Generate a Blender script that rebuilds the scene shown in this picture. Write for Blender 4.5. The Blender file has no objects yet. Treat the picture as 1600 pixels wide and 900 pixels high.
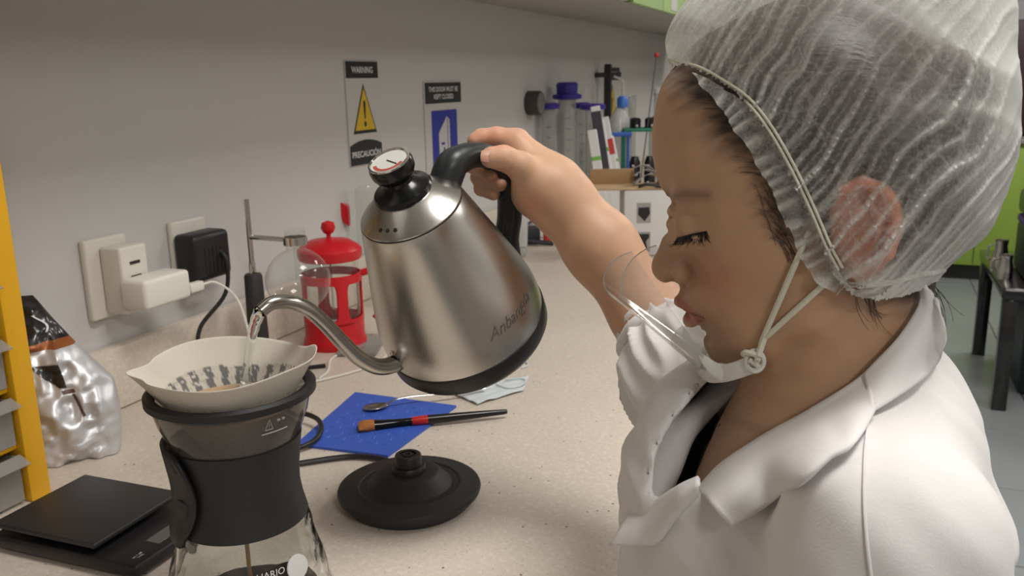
import bpy, bmesh, math, random
import numpy as np
from mathutils import Vector, Matrix
from mathutils.bvhtree import BVHTree

SC = bpy.context.scene
COL = SC.collection
RNG = np.random.default_rng(7)
random.seed(7)

# ------------------------------------------------------------------ camera
F = 1365.0                                   # focal length for a 1600 px wide frame
def nrm(v):
    v = np.asarray(v, float); return v / np.linalg.norm(v)
_dn = nrm((115, 5750, 1365)); _y = nrm((570, -335.4, 1365)); _z = -_dn; _x = np.cross(_y, _z)
CR = np.stack([_x, _y, _z])                  # camera (right, down, forward) -> world
CC = np.array([1.0, 0.0, 1.35])
cam = bpy.data.objects.new('camera', bpy.data.cameras.new('camera')); COL.objects.link(cam)
cam.data.sensor_width = 36; cam.data.lens = 36 * F / 1600; cam.data.clip_start = .02; cam.data.clip_end = 60
_m = np.eye(4); _m[:3, 0] = CR[:, 0]; _m[:3, 1] = -CR[:, 1]; _m[:3, 2] = -CR[:, 2]; _m[:3, 3] = CC
cam.matrix_world = Matrix(_m.tolist())
cam.data.dof.use_dof = True; cam.data.dof.focus_distance = .62; cam.data.dof.aperture_fstop = 18
SC.camera = cam

# ------------------------------------------------------------------ world, lamps, exposure
SC.view_settings.view_transform = 'Standard'; SC.view_settings.look = 'None'
SC.view_settings.gamma = 1; SC.view_settings.use_curve_mapping = False
SC.view_settings.exposure = 0.0
w = bpy.data.worlds.new('world'); SC.world = w; w.use_nodes = True
w.node_tree.nodes['Background'].inputs[0].default_value = (.8, .85, .9, 1)
w.node_tree.nodes['Background'].inputs[1].default_value = .25
LAMPS = [  # x, y, z, size x, size y, watts
    (1.35, .62, 2.66, .6, .6, 21),
    (1.35, 3.0, 2.66, .6, .6, 13),
    (2.5, -1.1, 2.66, .6, .6, 27),
    (3.1, 2.2, 2.66, .6, .6, 18),
    (1.9, 5.2, 2.66, .6, .6, 22),
]
for i, (lx, ly, lz, sx, sy, pw) in enumerate(LAMPS):
    l = bpy.data.lights.new('ceiling_lamp_light', 'AREA'); l.shape = 'RECTANGLE'; l.size = sx; l.size_y = sy
    l.energy = pw; l.color = (1, .985, .97)
    o = bpy.data.objects.new('ceiling_lamp_light', l); COL.objects.link(o); o.location = (lx, ly, lz - .03)

# ------------------------------------------------------------------ pixel helpers (measuring aid)
def ray(px, py): return CR @ np.array([(px - 800) / F, (py - 450) / F, 1.0])
def at(px, py, d): return CC + ray(px, py) * d
def onz(px, py, z): r = ray(px, py); return CC + r * ((z - CC[2]) / r[2])
def onx(px, py, x): r = ray(px, py); return CC + r * ((x - CC[0]) / r[0])
def ony(px, py, y): r = ray(px, py); return CC + r * ((y - CC[1]) / r[1])
def onplane(px, py, p, nn): r = ray(px, py); return CC + r * (np.dot(np.asarray(p) - CC, nn) / np.dot(r, nn))
def proj(p):
    c = CR.T @ (np.asarray(p, float) - CC); return 800 + F * c[0] / c[2], 450 + F * c[1] / c[2], c[2]

# ------------------------------------------------------------------ materials
MATS = {}
def srgb(r, g, b):
    f = lambda c: (c / 255 / 12.92) if c / 255 <= .04045 else ((c / 255 + .055) / 1.055) ** 2.4
    return (f(r), f(g), f(b), 1)
def mat(name, col=(200, 200, 200), rough=.5, metal=0, noise=0, nscale=30, bump=0, bscale=200, coat=0, sss=0, spec=.5,
        trans=0, alpha=1, emit=0, aniso=0, stretch=None, sheen=0, ior=1.45):
    if name in MATS: return MATS[name]
    m = bpy.data.materials.new(name); m.use_nodes = True; MATS[name] = m
    nt = m.node_tree; b = nt.nodes['Principled BSDF']; c = srgb(*col)
    b.inputs['Base Color'].default_value = c; b.inputs['Roughness'].default_value = rough
    b.inputs['Metallic'].default_value = metal; b.inputs['Specular IOR Level'].default_value = spec
    b.inputs['Coat Weight'].default_value = coat; b.inputs['IOR'].default_value = ior
    b.inputs['Transmission Weight'].default_value = trans; b.inputs['Alpha'].default_value = alpha
    b.inputs['Anisotropic'].default_value = aniso; b.inputs['Sheen Weight'].default_value = sheen
    if sss:
        b.inputs['Subsurface Weight'].default_value = sss; b.inputs['Subsurface Radius'].default_value = (.012, .005, .003)
        b.inputs['Subsurface Scale'].default_value = .6
    if emit:
        b.inputs['Emission Color'].default_value = c; b.inputs['Emission Strength'].default_value = emit
    tc = nt.nodes.new('ShaderNodeTexCoord'); mp = nt.nodes.new('ShaderNodeMapping')
    nt.links.new(tc.outputs['Object'], mp.inputs['Vector'])
    if stretch: mp.inputs['Scale'].default_value = stretch
    if noise:
        n = nt.nodes.new('ShaderNodeTexNoise'); n.inputs['Scale'].default_value = nscale; n.inputs['Detail'].default_value = 5
        nt.links.new(mp.outputs[0], n.inputs['Vector'])
        r = nt.nodes.new('ShaderNodeMix'); r.data_type = 'RGBA'
        r.inputs[6].default_value = tuple(x * (1 - noise) for x in c[:3]) + (1,)
        r.inputs[7].default_value = tuple(min(1, x * (1 + noise)) for x in c[:3]) + (1,)
        nt.links.new(n.outputs[0], r.inputs[0]); nt.links.new(r.outputs[2], b.inputs['Base Color'])
    if bump:
        n = nt.nodes.new('ShaderNodeTexNoise'); n.inputs['Scale'].default_value = bscale; n.inputs['Detail'].default_value = 4
        nt.links.new(mp.outputs[0], n.inputs['Vector'])
        bp = nt.nodes.new('ShaderNodeBump'); bp.inputs['Strength'].default_value = bump; bp.inputs['Distance'].default_value = .002
        nt.links.new(n.outputs[0], bp.inputs['Height']); nt.links.new(bp.outputs[0], b.inputs['Normal'])
    return m
def glass(name, tint=(245, 250, 248), rough=.02, refl=1.0, haze=0.0, hazecol=(220, 220, 220), fres=1.35):
    """thin clear sheet: fresnel mix of a tinted see-through and a glossy coat, plus a little diffuse haze"""
    if name in MATS: return MATS[name]
    m = bpy.data.materials.new(name); m.use_nodes = True; MATS[name] = m; nt = m.node_tree; nt.nodes.clear()
    N = nt.nodes.new; L = nt.links.new
    out = N('ShaderNodeOutputMaterial'); t = N('ShaderNodeBsdfTransparent'); t.inputs[0].default_value = srgb(*tint)
    g = N('ShaderNodeBsdfGlossy'); g.inputs['Roughness'].default_value = rough; g.inputs['Color'].default_value = (refl, refl, refl, 1)
    lw = N('ShaderNodeLayerWeight'); lw.inputs[0].default_value = .5
    pw_ = N('ShaderNodeMath'); pw_.operation = 'POWER'; pw_.inputs[1].default_value = 4.5; L(lw.outputs['Facing'], pw_.inputs[0])
    fr = N('ShaderNodeMapRange'); L(pw_.outputs[0], fr.inputs[0]); fr.inputs[3].default_value = ((fres - 1) / (fres + 1)) ** 2; fr.inputs[4].default_value = .8
    d = N('ShaderNodeBsdfDiffuse'); d.inputs['Color'].default_value = srgb(*hazecol)
    m1 = N('ShaderNodeMixShader'); m1.inputs[0].default_value = haze; L(t.outputs[0], m1.inputs[1]); L(d.outputs[0], m1.inputs[2])
    m2 = N('ShaderNodeMixShader'); L(fr.outputs[0], m2.inputs[0]); L(m1.outputs[0], m2.inputs[1]); L(g.outputs[0], m2.inputs[2])
    L(m2.outputs[0], out.inputs[0]); return m

# ------------------------------------------------------------------ mesh builder
class MB:
    def __init__(s): s.v = []; s.f = []; s.n = 0
    def add(s, v, f):
        v = np.asarray(v, float).reshape(-1, 3)
        s.v.append(v); s.f += [tuple(int(i) + s.n for i in q) for q in f]; s.n += len(v); return s
    def box(s, c, size, rot=None, bev=0, seg=2):
        c = np.asarray(c, float)
        bm = bmesh.new(); bmesh.ops.create_cube(bm, size=1)
        for q in bm.verts: q.co = Vector((q.co.x * size[0], q.co.y * size[1], q.co.z * size[2]))
        if bev: bmesh.ops.bevel(bm, geom=bm.edges[:], offset=min(bev, min(size) * .49), segments=seg, affect='EDGES', profile=.5)
        bm.verts.index_update()
        v = np.array([q.co[:] for q in bm.verts]); f = [[q.index for q in p.verts] for p in bm.faces]; bm.free()
        if rot is not None: v = v @ np.asarray(rot).T
        return s.add(v + c, f)
    def lathe(s, prof, o=(0, 0, 0), ax=(0, 0, 1), seg=48, ref=None, a0=0, a1=2 * math.pi):
        ax = nrm(ax); u = nrm(np.cross(ax, ref if ref is not None else ((0, 1, 0) if abs(ax[1]) < .9 else (1, 0, 0)))); t = np.cross(ax, u)
        full = abs(a1 - a0 - 2 * math.pi) < 1e-6; k = seg if full else seg + 1
        an = a0 + (a1 - a0) * np.arange(k) / seg
        prof = np.asarray(prof, float)
        v = np.asarray(o, float) + prof[:, None, 1:2] * ax + prof[:, None, 0:1] * (np.cos(an)[None, :, None] * u + np.sin(an)[None, :, None] * t)
        f = []
        for i in range(len(prof) - 1):
            for j in range(seg):
                j2 = (j + 1) % k if full else j + 1
                f.append((i * k + j, i * k + j2, (i + 1) * k + j2, (i + 1) * k + j))
        return s.add(v, f)
    def tube(s, path, r, seg=10, caps=True, flat=None):
        p = np.asarray(path, float); n = len(p); r = np.broadcast_to(np.asarray(r, float), (n,))
        t = np.gradient(p, axis=0); t /= np.linalg.norm(t, axis=1)[:, None] + 1e-12
        u = np.cross(t[0], (0, 0, 1) if abs(t[0][2]) < .9 else (1, 0, 0)); u = nrm(u); U = []
        for i in range(n):
            u = u - t[i] * np.dot(u, t[i]); u = nrm(u); U.append(u)
        U = np.array(U); W = np.cross(t, U); an = 2 * math.pi * np.arange(seg) / seg
        fl = 1 if flat is None else flat
        v = p[:, None] + r[:, None, None] * (np.cos(an)[None, :, None] * U[:, None] + fl * np.sin(an)[None, :, None] * W[:, None])
        f = [(i * seg + j, i * seg + (j + 1) % seg, (i + 1) * seg + (j + 1) % seg, (i + 1) * seg + j) for i in range(n - 1) for j in range(seg)]
        if caps: f += [tuple(range(seg))[::-1], tuple((n - 1) * seg + j for j in range(seg))]
        return s.add(v, f)
    def ball(s, c, r, seg=20, rings=12, rot=None):
        r = np.broadcast_to(np.asarray(r, float), (3,)); th = np.linspace(.0001, math.pi - .0001, rings); an = 2 * math.pi * np.arange(seg) / seg
        v = np.stack([np.sin(th)[:, None] * np.cos(an), np.sin(th)[:, None] * np.sin(an), np.cos(th)[:, None] * np.ones(seg)], -1) * r
        if rot is not None: v = v @ np.asarray(rot).T
        f = [(i * seg + j, (i + 1) * seg + j, (i + 1) * seg + (j + 1) % seg, i * seg + (j + 1) % seg) for i in range(rings - 1) for j in range(seg)]
        return s.add(v + np.asarray(c, float), f)
    def prism(s, poly, o, u, v, d):
        """polygon poly (2d) in the frame o,u,v extruded by vector d"""
        poly = np.asarray(poly, float); o, u, v, d = (np.asarray(q, float) for q in (o, u, v, d))
        b = o + poly[:, :1] * u + poly[:, 1:] * v; n = len(poly)
        return s.add(np.vstack([b, b + d]), [tuple(range(n))[::-1], tuple(range(n, 2 * n))] + [(i, (i + 1) % n, n + (i + 1) % n, n + i) for i in range(n)])
    def grid(s, P, closed=False):
        P = np.asarray(P, float); a, b = P.shape[:2]
        f = [(i * b + j, i * b + (j + 1) % b, (i + 1) * b + (j + 1) % b, (i + 1) * b + j) for i in range(a - 1) for j in range(b if closed else b - 1)]
        return s.add(P, f)
    def verts(s): return np.vstack(s.v)

LOCAL = {}
def link(name, me, parent=None):
    o = bpy.data.objects.new(name, me); COL.objects.link(o)
    if parent is not None: o.parent = parent
    return o
def build(name, mb, m, parent=None, smooth=True, sharp=40, world=True, origin=None, fixn=True):
    v = mb.verts(); M = np.eye(4)
    base = parent
    if world and parent is not None and parent.name in LOCAL:
        M = LOCAL[parent.name]; v = (v - M[:3, 3]) @ M[:3, :3]
    org = None
    if parent is None and origin is None:
        lo, hi = v.min(0), v.max(0); origin = ((lo[0] + hi[0]) / 2, (lo[1] + hi[1]) / 2, lo[2])
    if origin is not None and parent is None: v = v - np.asarray(origin)
    me = bpy.data.meshes.new(name); me.from_pydata(v.tolist(), [], mb.f); me.update()
    if fixn:
        bm = bmesh.new(); bm.from_mesh(me); bmesh.ops.recalc_face_normals(bm, faces=bm.faces[:]); bm.to_mesh(me); bm.free()
    if smooth:
        me.polygons.foreach_set('use_smooth', [True] * len(me.polygons))
        if sharp: me.set_sharp_from_angle(angle=math.radians(sharp))
    if m is not None: me.materials.append(m)
    o = link(name, me, parent)
    if parent is None: o.location = tuple(origin); Mo = np.eye(4); Mo[:3, 3] = origin; LOCAL[o.name] = Mo
    else: LOCAL[o.name] = M            # children of a part live in the same frame
    return o
def thing(name, label, cat, loc=(0, 0, 0), rot=None, group=None):
    o = bpy.data.objects.new(name, None); COL.objects.link(o); o.empty_display_size = .03
    M = np.eye(4); M[:3, 3] = loc
    if rot is not None: M[:3, :3] = rot
    o.matrix_world = Matrix(M.tolist()); LOCAL[o.name] = M
    return tag(o, label, cat, group)
def tag(o, label, cat, group=None):
    o['label'] = label; o['category'] = cat
    if group: o['group'] = group
    return o
def struct(o): o['kind'] = 'structure'; return o
def rotz(a): c, s_ = math.cos(a), math.sin(a); return np.array([[c, -s_, 0], [s_, c, 0], [0, 0, 1]])
def smooth_path(pts, n=40):
    """Catmull-Rom through points"""
    p = np.asarray(pts, float); p = np.vstack([2 * p[0] - p[1], p, 2 * p[-1] - p[-2]]); out = []
    k = len(p) - 3; per = max(2, n // k)
    for i in range(k):
        a, b, c, d = p[i:i + 4]
        for t in np.linspace(0, 1, per, endpoint=(i == k - 1)):
            out.append(.5 * (2 * b + (c - a) * t + (2 * a - 5 * b + 4 * c - d) * t * t + (3 * b - a - 3 * c + d) * t ** 3))
    return np.array(out)
def text_mb(s, width=None, height=None, shear=0, extrude=.0002, bold=0, narrow=1.0):
    """flat lettering as vertices in its own xy plane, centred; returns (verts, faces)"""
    c = bpy.data.curves.new('lettering', 'FONT'); c.body = s; c.size = 1; c.extrude = 0; c.shear = shear; c.offset = bold; c.resolution_u = 3
    o = bpy.data.objects.new('lettering', c); COL.objects.link(o)
    dg = bpy.context.evaluated_depsgraph_get(); me = bpy.data.meshes.new_from_object(o.evaluated_get(dg))
    v = np.array([q.co[:] for q in me.vertices]); f = [tuple(p.vertices) for p in me.polygons]
    bpy.data.objects.remove(o); bpy.data.curves.remove(c); bpy.data.meshes.remove(me)
    lo, hi = v.min(0), v.max(0); v = v - (lo + hi) / 2; sz = hi - lo
    sx = sy = None
    if width: sx = width / sz[0]
    if height: sy = height / sz[1]
    sx = sx or sy * narrow; sy = sy or sx
    v[:, 0] *= sx; v[:, 1] *= sy
    return v, f
def letter(name, s, o, u, v, m, parent, **kw):
    t, f = text_mb(s, **kw); mb = MB(); o, u, v = (np.asarray(q, float) for q in (o, u, v))
    mb.add(o + t[:, :1] * u + t[:, 1:2] * v, f)
    return build(name, mb, m, parent, smooth=False, fixn=False)

# ------------------------------------------------------------------ implicit surfaces
def surfnets(f, org, h):
    s = f < 0; nx, ny, nz = f.shape
    c = np.zeros((nx - 1, ny - 1, nz - 1), np.int8)
    for dx in (0, 1):
        for dy in (0, 1):
            for dz in (0, 1): c += s[dx:nx - 1 + dx, dy:ny - 1 + dy, dz:nz - 1 + dz]
    cells = np.argwhere((c > 0) & (c < 8)); idx = -np.ones(c.shape, np.int64); idx[tuple(cells.T)] = np.arange(len(cells))
    acc = np.zeros((len(cells), 3)); cnt = np.zeros(len(cells))
    cor = [(a, b, d) for a in (0, 1) for b in (0, 1) for d in (0, 1)]
    vals = {q: f[cells[:, 0] + q[0], cells[:, 1] + q[1], cells[:, 2] + q[2]] for q in cor}
    for q in cor:
        for k in range(3):
            if q[k] == 0:
                r = list(q); r[k] = 1; r = tuple(r); a, b = vals[q], vals[r]; m = (a < 0) != (b < 0)
                t = np.where(m, a / np.where(m, a - b, 1), 0)
                p = np.tile(np.array(q, float), (len(cells), 1)); p[:, k] = t
                acc[m] += p[m]; cnt[m] += 1
    V = np.asarray(org) + h * (cells + acc / cnt[:, None])
    faces = []
    for k in range(3):
        a, b = [(1, 2), (2, 0), (0, 1)][k]
        sl0 = [slice(None)] * 3; sl1 = [slice(None)] * 3; sl0[k] = slice(0, -1); sl1[k] = slice(1, None)
        e0, e1 = s[tuple(sl0)], s[tuple(sl1)]; E = np.argwhere(e0 != e1)
        E = E[(E[:, a] > 0) & (E[:, b] > 0) & (E[:, a] < f.shape[a] - 1) & (E[:, b] < f.shape[b] - 1)]
        da = np.zeros(3, int); da[a] = 1; db = np.zeros(3, int); db[b] = 1
        q = [idx[tuple((E - x).T)] for x in (0 * da, da, da + db, db)]
        Q = np.stack(q, 1); fl = s[tuple(E.T)]
        Q[~fl] = Q[~fl][:, ::-1]; faces.append(Q)
    return V, np.vstack(faces)
def gridpts(lo, hi, h):
    n = [int(math.ceil((b - a) / h)) + 1 for a, b in zip(lo, hi)]
    ax = [lo[i] + h * np.arange(n[i]) for i in range(3)]
    return np.meshgrid(*ax, indexing='ij', sparse=True)
def smin(a, b, k):
    hh = np.clip(.5 + .5 * (b - a) / k, 0, 1); return b + (a - b) * hh - k * hh * (1 - hh)
def smax(a, b, k): return -smin(-a, -b, k)
def s_cap(X, a, b, ra, rb):
    a, b = np.asarray(a, float), np.asarray(b, float); d = b - a; L = np.dot(d, d)
    t = np.clip(((X[0] - a[0]) * d[0] + (X[1] - a[1]) * d[1] + (X[2] - a[2]) * d[2]) / L, 0, 1)
    return np.sqrt((X[0] - a[0] - t * d[0]) ** 2 + (X[1] - a[1] - t * d[1]) ** 2 + (X[2] - a[2] - t * d[2]) ** 2) - (ra + (rb - ra) * t)
def s_ell(X, c, r, R=None):
    p = [X[i] - c[i] for i in range(3)]
    if R is not None: p = [R[i][0] * p[0] + R[i][1] * p[1] + R[i][2] * p[2] for i in range(3)]
    k0 = np.sqrt(sum((p[i] / r[i]) ** 2 for i in range(3))); k1 = np.sqrt(sum((p[i] / r[i] ** 2) ** 2 for i in range(3)))
    return k0 * (k0 - 1) / (k1 + 1e-9)
def vnoise(p, seed=0):
    """smooth value noise at points p (...,3) (numpy)"""
    p = np.asarray(p, float); i = np.floor(p).astype(np.int64); f = p - i; f = f * f * (3 - 2 * f); out = 0
    for dx in (0, 1):
        for dy in (0, 1):
            for dz in (0, 1):
                q = (i[..., 0] + dx) * 73856093 ^ (i[..., 1] + dy) * 19349663 ^ (i[..., 2] + dz) * 83492791 ^ (seed * 2654435761)
                q = (q ^ (q >> 13)) * 1274126177 & 0x7fffffff; q = (q ^ (q >> 16)) & 0xffff
                wt = (f[..., 0] if dx else 1 - f[..., 0]) * (f[..., 1] if dy else 1 - f[..., 1]) * (f[..., 2] if dz else 1 - f[..., 2])
                out = out + wt * q / 65535.
    return out
def rawmesh(name, V, Fq, m, parent=None, cols=None, smooth=True, origin=None):
    V = np.asarray(V, float)
    if origin is not None: V = V - np.asarray(origin)
    elif parent is not None and parent.name in LOCAL:
        M = LOCAL[parent.name]; V = (V - M[:3, 3]) @ M[:3, :3]
    me = bpy.data.meshes.new(name); k = Fq.shape[1]
    me.vertices.add(len(V)); me.vertices.foreach_set('co', V.astype(np.float32).ravel())
    me.loops.add(Fq.size); me.loops.foreach_set('vertex_index', Fq.astype(np.int32).ravel())
    me.polygons.add(len(Fq)); me.polygons.foreach_set('loop_start', (np.arange(len(Fq)) * k).astype(np.int32))
    me.polygons.foreach_set('use_smooth', np.full(len(Fq), smooth)); me.update(); me.validate()
    if cols is not None:
        at_ = me.color_attributes.new('Col', 'FLOAT_COLOR', 'POINT')
        at_.data.foreach_set('color', np.hstack([cols, np.ones((len(cols), 1))]).astype(np.float32).ravel())
    if m is not None: me.materials.append(m)
    o = link(name, me, parent)
    if origin is not None: o.location = tuple(origin); Mo = np.eye(4); Mo[:3, 3] = origin; LOCAL[o.name] = Mo
    elif parent is not None: LOCAL[o.name] = LOCAL.get(parent.name, np.eye(4))
    return o
# ================================================================== SETTING
CZ = .9
def speckle(name, base, lightc, darkc, scale=1.0):
    m = bpy.data.materials.new(name); m.use_nodes = True; MATS[name] = m; nt = m.node_tree; b = nt.nodes['Principled BSDF']
    N = nt.nodes.new; L = nt.links.new; tc = N('ShaderNodeTexCoord')
    def mixc(fac, a, c):
        x = N('ShaderNodeMix'); x.data_type = 'RGBA'; L(fac, x.inputs[0])
        if isinstance(a, tuple): x.inputs[6].default_value = a
        else: L(a, x.inputs[6])
        if isinstance(c, tuple): x.inputs[7].default_value = c
        else: L(c, x.inputs[7])
        return x.outputs[2]
    def ramp(src, a, c):
        r = N('ShaderNodeMapRange'); L(src, r.inputs[0]); r.inputs[1].default_value = a; r.inputs[2].default_value = c; return r.outputs[0]
    def noise(s, d=3):
        x = N('ShaderNodeTexNoise'); x.inputs['Scale'].default_value = s * scale; x.inputs['Detail'].default_value = d; L(tc.outputs['Object'], x.inputs['Vector']); return x.outputs[0]
    def vor(s):
        x = N('ShaderNodeTexVoronoi'); x.inputs['Scale'].default_value = s * scale; L(tc.outputs['Object'], x.inputs['Vector']); return x
    c = mixc(ramp(noise(5), .3, .7), srgb(*base), tuple(q * .93 for q in srgb(*base)[:3]) + (1,))
    c = mixc(ramp(noise(170, 2), .48, .75), c, srgb(*lightc))
    c = mixc(ramp(noise(330, 2), .62, .72), c, srgb(*darkc))
    v = vor(95); g = N('ShaderNodeMath'); g.operation = 'MULTIPLY'
    L(ramp(v.outputs['Distance'], .16, .10), g.inputs[0]); sp = N('ShaderNodeSeparateColor'); L(v.outputs['Color'], sp.inputs[0])
    L(ramp(sp.outputs[0], .86, .88), g.inputs[1]); c = mixc(g.outputs[0], c, srgb(96, 88, 84))
    L(c, b.inputs['Base Color']); b.inputs['Roughness'].default_value = .42
    return m
M_wall = mat('painted_wall', (198, 195, 192), .85, noise=.04, nscale=1.5, bump=.05, bscale=350)
M_counter = speckle('speckled_counter', (210, 197, 182), (218, 207, 194), (184, 170, 156))
M_white = mat('white_laminate', (205, 203, 198), .5)
M_shelf = mat('grey_shelf_board', (172, 168, 164), .7)
M_green = mat('lime_laminate', (150, 178, 74), .45)
M_palegreen = mat('pale_green_laminate', (176, 204, 140), .45)
M_dark = mat('dark_plinth', (38, 36, 34), .6)
M_ceil = mat('ceiling_paint', (225, 223, 218), .9)
M_tile = mat('grey_floor_tile', (152, 156, 158), .28, noise=.07, nscale=4)
M_grout = mat('tile_grout', (104, 106, 108), .8)
M_black = mat('black_plastic', (30, 29, 29), .42)
M_blackmatte = mat('black_matte_plastic', (33, 31, 31), .55, bump=.03, bscale=900)
M_steel = mat('polished_steel', (196, 192, 186), .16, 1)
M_lettering = mat('white_lettering', (214, 214, 212), .6)

struct(build('wall_left', MB().box((-.06, 2.2, 1.35), (.12, 9.6, 2.7)), M_wall))
struct(build('wall_back', MB().box((2, 7.06, 1.35), (4.24, .12, 2.7)), M_wall))
struct(build('wall_right', MB().box((4.06, 2.2, 1.35), (.12, 9.6, 2.7)), M_wall))
struct(build('wall_front', MB().box((2, -2.66, 1.35), (4.24, .12, 2.7)), M_wall))
struct(build('ceiling', MB().box((2, 2.2, 2.76), (4.24, 9.84, .12)), M_ceil))
fl = struct(build('floor', MB().box((2, 2.2, -.06), (4.24, 9.84, .11)), M_grout))
me0 = None
for ix in range(6):
    for iy in range(9):
        x, y = .92 + ix * .5, 2.3 + iy * .52
        if me0 is None:
            t = build('tile', MB().box((x, y, -.004), (.494, .514, .009), bev=.0015, seg=1), M_tile, fl); me0 = t; t0 = (x, y)
        else:
            t = me0.copy(); COL.objects.link(t); t.parent = fl; t.location = (x - t0[0], y - t0[1], 0)
# lamps in the ceiling
M_lamp = mat('lamp_diffuser', (255, 246, 230), .5, emit=3.5)
M_lampf = mat('lamp_frame', (220, 220, 218), .5)
for i, (lx, ly, lz, sx, sy, pw) in enumerate(LAMPS):
    t = thing('ceiling_lamp', 'flat white ceiling lamp panel %s' % ['straight above the bowed person', 'above the far end of the worktop', 'behind the camera, nearest the right wall', 'over the aisle near the right wall', 'nearest the lime green cabinets'][i], 'lamp', (lx, ly, 2.7))
    mb = MB()
    for s_ in (-1, 1):
        mb.box((lx + s_ * (sx / 2 + .015), ly, 2.685), (.03, sy + .06, .03)); mb.box((lx, ly + s_ * (sy / 2 + .015), 2.685), (sx, .03, .03))
    build('frame', mb, M_lampf, t); build('diffuser', MB().box((lx, ly, 2.695), (sx, sy, .008)), M_lamp, t)

# worktop
ct = thing('countertop', 'long cream speckled stone worktop along the wall', 'countertop', (.43, 1.4, .86))
ctm = build('slab', MB().box((.433, 1.35, .88), (.856, 5.5, .04), bev=.006), M_counter, ct)
build('upstand', MB().box((.0155, 1.35, .9465), (.021, 5.5, .0915), bev=.004), M_counter, ct)
cb = thing('base_cabinet', 'white base cabinet under the speckled worktop', 'cabinet', (.42, 1.4, 0))
build('body', MB().box((.41, 1.35, .48), (.8, 5.4, .755)), M_white, cb); build('plinth', MB().box((.38, 1.35, .05), (.7, 5.4, .1)), M_dark, cb)
for k in range(6): build('door', MB().box((.82, -.85 + k * .9, .49), (.02, .88, .7), bev=.003), M_white, cb)

# wall cabinets above the worktop: grey underside, white then green fronts
shelf = thing('wall_shelf', 'long grey shelf board on the wall above the worktop', 'shelf', (.17, 1.5, 1.555))
build('board', MB().box((.17, 1.55, 1.571), (.34, 6.1, .032), bev=.002), M_shelf, shelf)
def crate(y0, y1, m, nm, lab, edge=None):
    t = thing(nm, lab, 'cabinet', (.2, (y0 + y1) / 2, 1.588))
    build('body', MB().box((.175, (y0 + y1) / 2, 1.588 + .30), (.33, y1 - y0 - .002, .60), bev=.003), M_white, t)
    build('door', MB().box((.351, (y0 + y1) / 2 + (.02 if edge else 0), 1.553 + .32), (.018, y1 - y0 - .004 - (.04 if edge else 0), .635), bev=.002), m, t)
    if edge: build('edge', MB().box((.351, y0 + .02, 1.553 + .32), (.018, .036, .635), bev=.002), edge, t)
    return t
for k_ in range(3): crate(-.11 + .62 * k_, .51 + .62 * k_, M_white, 'wall_cabinet', 'white wall cabinet above the shelf board, %s from the near end' % ['first', 'second', 'third'][k_])
crate(1.752, 2.43, M_white, 'wall_cabinet', 'white fronted wall cabinet at the top, just before the pale green ones')
M_dgreen = mat('dark_green_edge', (92, 118, 56), .5)
g1 = crate(2.45, 2.86, M_palegreen, 'wall_cabinet', 'pale green wall cabinet with a dark green edge, first after the white one', M_dgreen)
g2 = crate(2.87, 3.5, M_palegreen, 'wall_cabinet', 'pale green wall cabinet with a paper sticker, above the hairnet')
build('sticker', MB().box((.3608, 3.02, 1.60), (.002, .09, .07)), M_white, g2)

# ---- far end of the room: lime green cabinets
gc = thing('green_cabinet', 'lime green base cabinet with dark plinth against the far wall', 'cabinet', (1.9, 6.6, 0))
build('body', MB().box((2.2, 6.69, .5), (3.2, .6, .8)), M_green, gc)
build('plinth', MB().box((2.2, 6.68, .05), (3.2, .54, .1)), M_dark, gc)
for k in range(6): build('door', MB().box((.92 + k * .5, 6.38, .49), (.492, .02, .77), bev=.003), M_green, gc)
gt = thing('far_worktop', 'grey worktop slab on the lime green cabinet', 'countertop', (2.2, 6.68, .9))
build('slab', MB().box((2.2, 6.68, .915), (3.24, .66, .03), bev=.004), mat('grey_worktop', (150, 148, 146), .5), gt)
dk = thing('dark_cabinet', 'dark brown cupboard standing on the far grey worktop', 'cabinet', (2.1, 6.8, .93))
M_dk = mat('dark_cupboard', (40, 28, 28), .5)
build('body', MB().box((2.4, 6.8, 1.3), (1.6, .36, .735), bev=.006), M_dk, dk)
for k in range(3): build('door', MB().box((1.88 + k * .53, 6.61, 1.3), (.52, .02, .71), bev=.004), mat('dark_red_door', (62, 34, 38), .45), dk)
rb = thing('red_container', 'dull red container in front of the dark cupboard', 'container', (1.79, 6.5, .93))
build('body', MB().lathe([(0, .0), (.06, 0), (.065, .16), (.05, .2), (.05, .22), (0, .22)], (1.79, 6.48, .93)), mat('dull_red', (120, 60, 62), .5), rb)

# ---- black side table with boxes at right
tb = thing('side_table', 'glossy black low table at the right behind the white coat', 'table', (1.9, 4.2, 0))
M_tab = mat('black_lacquer', (30, 28, 28), .22, coat=.5)
build('tabletop', MB().box((1.86, 4.26, .49), (.68, .86, .05), bev=.012, seg=3), M_tab, tb)
for lx_, ly_ in ((1.555, 3.87), (1.555, 4.65), (2.17, 3.87), (2.17, 4.65)):
    build('leg', MB().box((lx_, ly_, .232), (.055, .055, .464), bev=.004), M_tab, tb)
for ly_ in (3.87, 4.65): build('rail', MB().box((1.86, ly_, .43), (.56, .02, .07)), M_tab, tb)
bx = thing('dark_green_bin', 'dark green box with a purple band on the black low table', 'bin', (1.72, 4.1, .515))
M_bin = mat('dark_green_plastic', (22, 34, 36), .4)
build('body', MB().box((1.76, 4.12, .62), (.3, .36, .21), bev=.02, seg=3), M_bin, bx)
build('band', MB().box((1.76, 4.12, .735), (.306, .366, .035), bev=.012), mat('purple_band', (92, 66, 140), .5), bx)
build('lid', MB().box((1.76, 4.12, .81), (.31, .37, .115), bev=.03, seg=3), mat('smoky_lid', (52, 58, 62), .25), bx)
bx2 = thing('waste_bin', 'tall dark bin under the black low table', 'bin', (1.8, 4.2, 0))
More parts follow.
